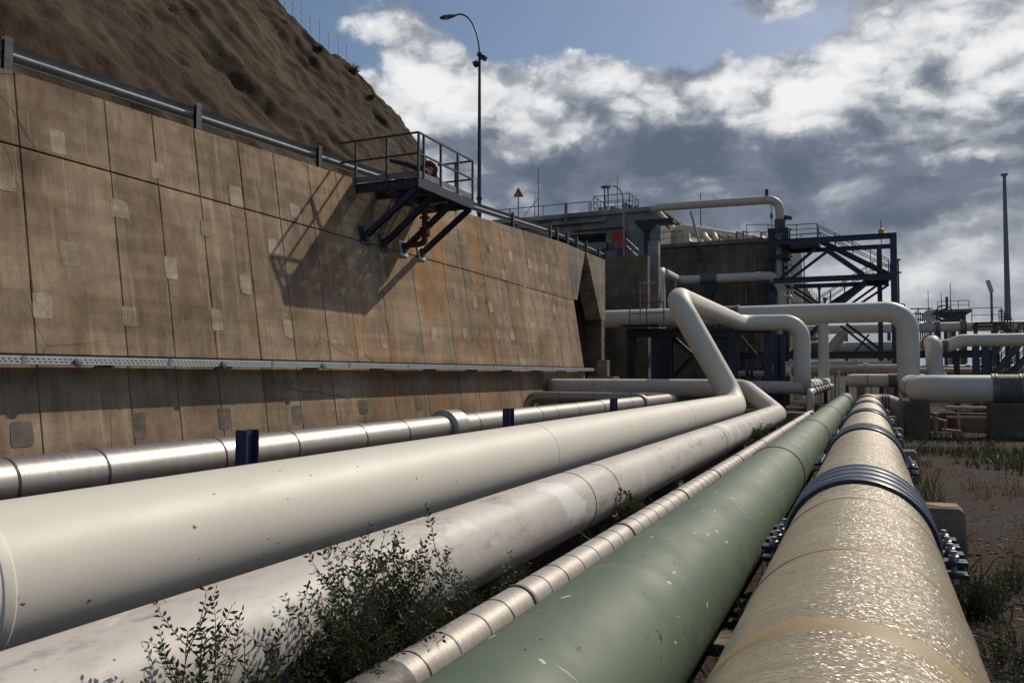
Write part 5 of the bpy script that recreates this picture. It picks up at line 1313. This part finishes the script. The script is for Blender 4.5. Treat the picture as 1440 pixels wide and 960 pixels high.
# pebbles and litter
st_ = MB()
ico = [(0, 0, 1), (.89, 0, .45), (.28, .85, .45), (-.72, .53, .45), (-.72, -.53, .45), (.28, -.85, .45), (.72, .53, -.45), (-.28, .85, -.45), (-.89, 0, -.45), (-.28, -.85, -.45), (.72, -.53, -.45), (0, 0, -1)]
icf = [(0, 1, 2), (0, 2, 3), (0, 3, 4), (0, 4, 5), (0, 5, 1), (1, 6, 2), (2, 7, 3), (3, 8, 4), (4, 9, 5), (5, 10, 1), (6, 7, 2), (7, 8, 3), (8, 9, 4), (9, 10, 5), (10, 6, 1), (11, 7, 6), (11, 8, 7), (11, 9, 8), (11, 10, 9), (11, 6, 10)]
for k in range(11000):
    y = 3 + 16*random.random()**(1.6 if k < 7000 else 4.5); x = random.uniform(.5, 1.2+y*.42)
    if noise.noise((x*.8, y*.5, 12)) < random.uniform(-.5, .25): continue
    r = random.uniform(.006, .020)*(1.7 if random.random() < .06 else 1); z = gz(x, y)
    st_.add([(x+a*r*random.uniform(.7, 1.3), y+b*r*random.uniform(.7, 1.3), z+c*r*.6) for a, b, c in ico], icf)
q = NT('pebble'); c = q.ramp(q.rnd(), [(0, (.04, .032, .026)), (.6, (.12, .105, .09)), (1, (.30, .28, .25))]); q.out(c, .9); M['pebble'] = q.m
tag(st_.build('pebbles', 'pebble', None, smooth=False), 'small loose stones scattered over the gravel', 'pebbles', None, 'stuff')
tw_ = MB()
for k in range(160):
    y = random.uniform(4, 16); x = random.uniform(.7, 6); a = random.uniform(0, 3.14); L = random.uniform(.04, .3)
    p = Vector((x, y, gz(x, y)+.01)); tw_.tube([p, p+Vector((math.cos(a)*L*.5, math.sin(a)*L*.5, .015)), p+Vector((math.cos(a+.2)*L, math.sin(a+.2)*L, .004))], .0035, 4)
tag(tw_.build('dead_twigs', 'stem_wood', None), 'thin dead twigs lying on the gravel', 'twigs', None, 'stuff')
# hillside tufts and wire fence
for px, pyy, s_, lab in ((494, 118, .5, 'dry grass tuft on the crest of the hillside'), (522, 152, .25, 'small dry tuft lower on the hillside edge'), (449, 84, .25, 'thin dry tuft near the wire fence on the hillside')):
    p = None; yy_ = pyy-14
    while p is None and yy_ < pyy+60: p = hill_point(px, yy_); yy_ += 1
    if p is None: continue
    tuft(p+Vector((0, 0, -.05)), 380, s_, s_*.6, lab, 'dry_tuft', 'straw', .012, 'grass tuft')
fpts = []
for px in (400, 412, 424, 437, 450, 463, 476, 488):
    p = None; yy_ = 10
    while p is None and yy_ < 200: p = hill_point(px, yy_); yy_ += .5
    if p is not None: fpts.append(p)
if len(fpts) > 3:
    wf = thing('wire_fence', fpts[0], 'thin wire fence with slim posts along the hillside crest', 'fence')
    for k, p in enumerate(fpts): MB().tube([p-Vector((0, 0, .3)), p+Vector((-.05, 0, 1.25 if k % 2 == 0 else .9))], .009, 6).build('post', 'dark_grey_steel', wf)
    m = MB()
    for h in (.25, .55, .85): m.tube([p+Vector((0, 0, h)) for p in fpts], .004, 4, cap=False)
    m.build('wires', 'dark_grey_steel', wf)

# ================================================================== SKY AND SUN
SD = Vector((.28640565, .68730466, .66752086)).normalized()
S_EL = math.asin(SD.z); S_AZ = math.atan2(SD.x, SD.y)
q = NT('World', True); scn.world = q.m
sky = q.n('ShaderNodeTexSky', sky_type='NISHITA', sun_disc=False, sun_elevation=S_EL, sun_rotation=S_AZ, altitude=50, air_density=1.1, dust_density=1.2, ozone_density=2.2)
d = q.n('ShaderNodeTexCoord').outputs['Generated']
x, y, z = q.sep(d)
azn = q.math('ARCTAN2', x, y); eln = q.math('ARCSINE', q.math('MAXIMUM', q.math('MINIMUM', z, .999), -.999))
def comb(a, b, c=0.0): return q.n('ShaderNodeCombineXYZ', i_X=a, i_Y=b, i_Z=c).outputs[0]
ae = comb(azn, eln)
def vm(op, a, b):
    nd = q.n('ShaderNodeVectorMath', operation=op); q.set(nd.inputs[0], a); q.set(nd.inputs[1], b); return nd
wn = q.n('ShaderNodeTexNoise', i_Vector=d, i_Scale=5.0, i_Detail=8, i_Roughness=.62).outputs[1]
off = vm('MULTIPLY', vm('SUBTRACT', wn, (.5, .5, .5)).outputs[0], (.20, .15, 0)).outputs[0]
aw = vm('ADD', ae, off).outputs[0]
def px2ae(px, py):
    r = ray(px, py).normalized(); return math.atan2(r.x, r.y), math.asin(r.z)
def gsum(lst, start):
    """sum of soft clumps at given directions (azimuth, elevation)"""
    acc = start
    for px, py, sx_, sy_, amp in lst:
        a, e = px2ae(px, py)
        dv = vm('MULTIPLY', vm('SUBTRACT', aw, (a, e, 0)).outputs[0], (F_PX/sx_, F_PX/sy_, 0)).outputs[0]
        dt = vm('DOT_PRODUCT', dv, dv).outputs['Value']
        acc = q.math('MULTIPLY_ADD', q.math('POWER', .36788, dt), amp, acc)
    return acc
pw = vm('ADD', q.map(d, (1, 1, 2.0)), vm('MULTIPLY', vm('SUBTRACT', wn, (.5, .5, .5)).outputs[0], (.13, .13, .13)).outputs[0]).outputs[0]
def puff(v):
    """billowing heaps: rounded tops with creased valleys"""
    acc = None
    for sc, am in ((5.5, .5), (11.5, .29), (24, .11), (50, .045)):
        n_ = q.math('MULTIPLY', q.math('ABSOLUTE', q.math('SUBTRACT', q.noise(v, sc, 1, .4), .5)), 4*am)
        acc = n_ if acc is None else q.math('ADD', acc, n_)
    return acc
p1_ = puff(pw); p1o = puff(q.map(pw, (1, 1, 1), tuple(SD*.028)))
n_big = q.noise(pw, 3.4, 9, .60, .1); n_off = q.noise(q.map(pw, (1, 1, 1), tuple(SD*.06)), 3.4, 9, .60, .1)
n_fin = q.noise(pw, 12, 9, .66, .1)
cov = gsum([(700, 150, 250, 70, .50), (560, 180, 170, 100, .45), (860, 175, 200, 60, .40), (1090, 165, 150, 55, .50), (1330, 80, 190, 110, .62), (850, 250, 460, 70, .62), (1200, 270, 420, 120, .70), (1350, 380, 330, 90, .5), (570, 45, 110, 50, .42), (1050, 18, 100, 22, .34),
            (930, 68, 200, 52, -.50), (1110, 90, 80, 40, -.30), (720, 35, 80, 42, -.40), (465, 50, 75, 55, -.50), (520, 95, 60, 22, -.4), (800, 20, 150, 50, -.30), (1000, 490, 1400, 120, .9)], .36)
cov = q.math('ADD', cov, q.math('MULTIPLY', q.math('SUBTRACT', n_big, .5), 1.0))
cov = q.math('ADD', cov, q.math('MULTIPLY', q.math('SUBTRACT', p1_, .40), .45))
cov = q.math('ADD', cov, q.math('MULTIPLY', q.math('SUBTRACT', n_fin, .5), .50))
alpha = q.ramp(cov, [(.36, 0.0), (.46, .30), (.56, .80), (.68, 1.0)])
br = gsum([(620, 135, 240, 65, .24), (880, 150, 230, 55, .20), (1090, 145, 140, 50, .22), (1280, 50, 140, 90, .26), (1420, 60, 110, 80, .22), (1010, 120, 50, 30, .14), (1360, 208, 45, 22, .30), (1300, 350, 260, 45, .16), (1000, 275, 60, 14, .18), (880, 272, 60, 16, .14), (1250, 430, 500, 60, .12), (560, 190, 150, 80, .18), (1200, 110, 60, 60, .14), (785, 187, 45, 14, .16), (740, 265, 60, 14, .1),
           (830, 232, 230, 34, -.20), (1130, 235, 230, 60, -.17), (1420, 185, 130, 50, -.16), (1340, 112, 60, 28, -.22), (1330, 285, 260, 40, -.15), (700, 250, 120, 50, -.10), (650, 185, 60, 16, -.14), (900, 300, 300, 40, -.05)], .475)
calm = q.ramp(eln, [(.10, .35), (.26, 1.0)])
br = q.math('ADD', br, q.math('MULTIPLY', q.math('MULTIPLY', q.math('SUBTRACT', n_big, n_off), 2.0), calm))
br = q.math('ADD', br, q.math('MULTIPLY', q.math('MULTIPLY', q.math('SUBTRACT', p1_, p1o), .55), calm))
br = q.math('ADD', br, q.math('MULTIPLY', q.math('MULTIPLY', q.math('SUBTRACT', p1_, .42), .32), calm))
br = q.math('ADD', br, q.math('MULTIPLY', q.math('MULTIPLY', q.math('SUBTRACT', n_fin, .5), .22), calm))
ccol = q.ramp(br, [(.08, (.12, .15, .205)), (.36, (.195, .23, .29)), (.56, (.42, .45, .49)), (.74, (.80, .815, .83)), (.92, (1.0, 1.0, 1.0))])
SKY_S, CLOUD_S = .10, 1.2
cls = q.n('ShaderNodeVectorMath', operation='SCALE'); q.set(cls.inputs[0], ccol); cls.inputs['Scale'].default_value = CLOUD_S/SKY_S
mixc = q.mix(q.math('MULTIPLY', alpha, .97), sky.outputs[0], cls.outputs[0])
bg = q.n('ShaderNodeBackground', i_Color=mixc, i_Strength=SKY_S)
q.t.links.new(bg.outputs[0], q.n('ShaderNodeOutputWorld').inputs[0])
sl = bpy.data.lights.new('sun', 'SUN'); sl.energy = 4.4; sl.angle = R(.53); sl.color = (1.0, .90, .75)
so = bpy.data.objects.new('sun', sl); COL.objects.link(so); so.location = (20, 40, 60)
so.rotation_euler = (-SD).to_track_quat('-Z', 'Y').to_euler()

scn.render.engine = 'CYCLES'
scn.view_settings.view_transform = 'Standard'; scn.view_settings.look = 'None'
scn.view_settings.exposure = -.42; scn.view_settings.gamma = 1; scn.view_settings.use_curve_mapping = False
scn.cycles.use_denoising = True; scn.cycles.max_bounces = 6; scn.cycles.diffuse_bounces = 3; scn.cycles.glossy_bounces = 3
scn.render.resolution_x, scn.render.resolution_y = 1024, 682
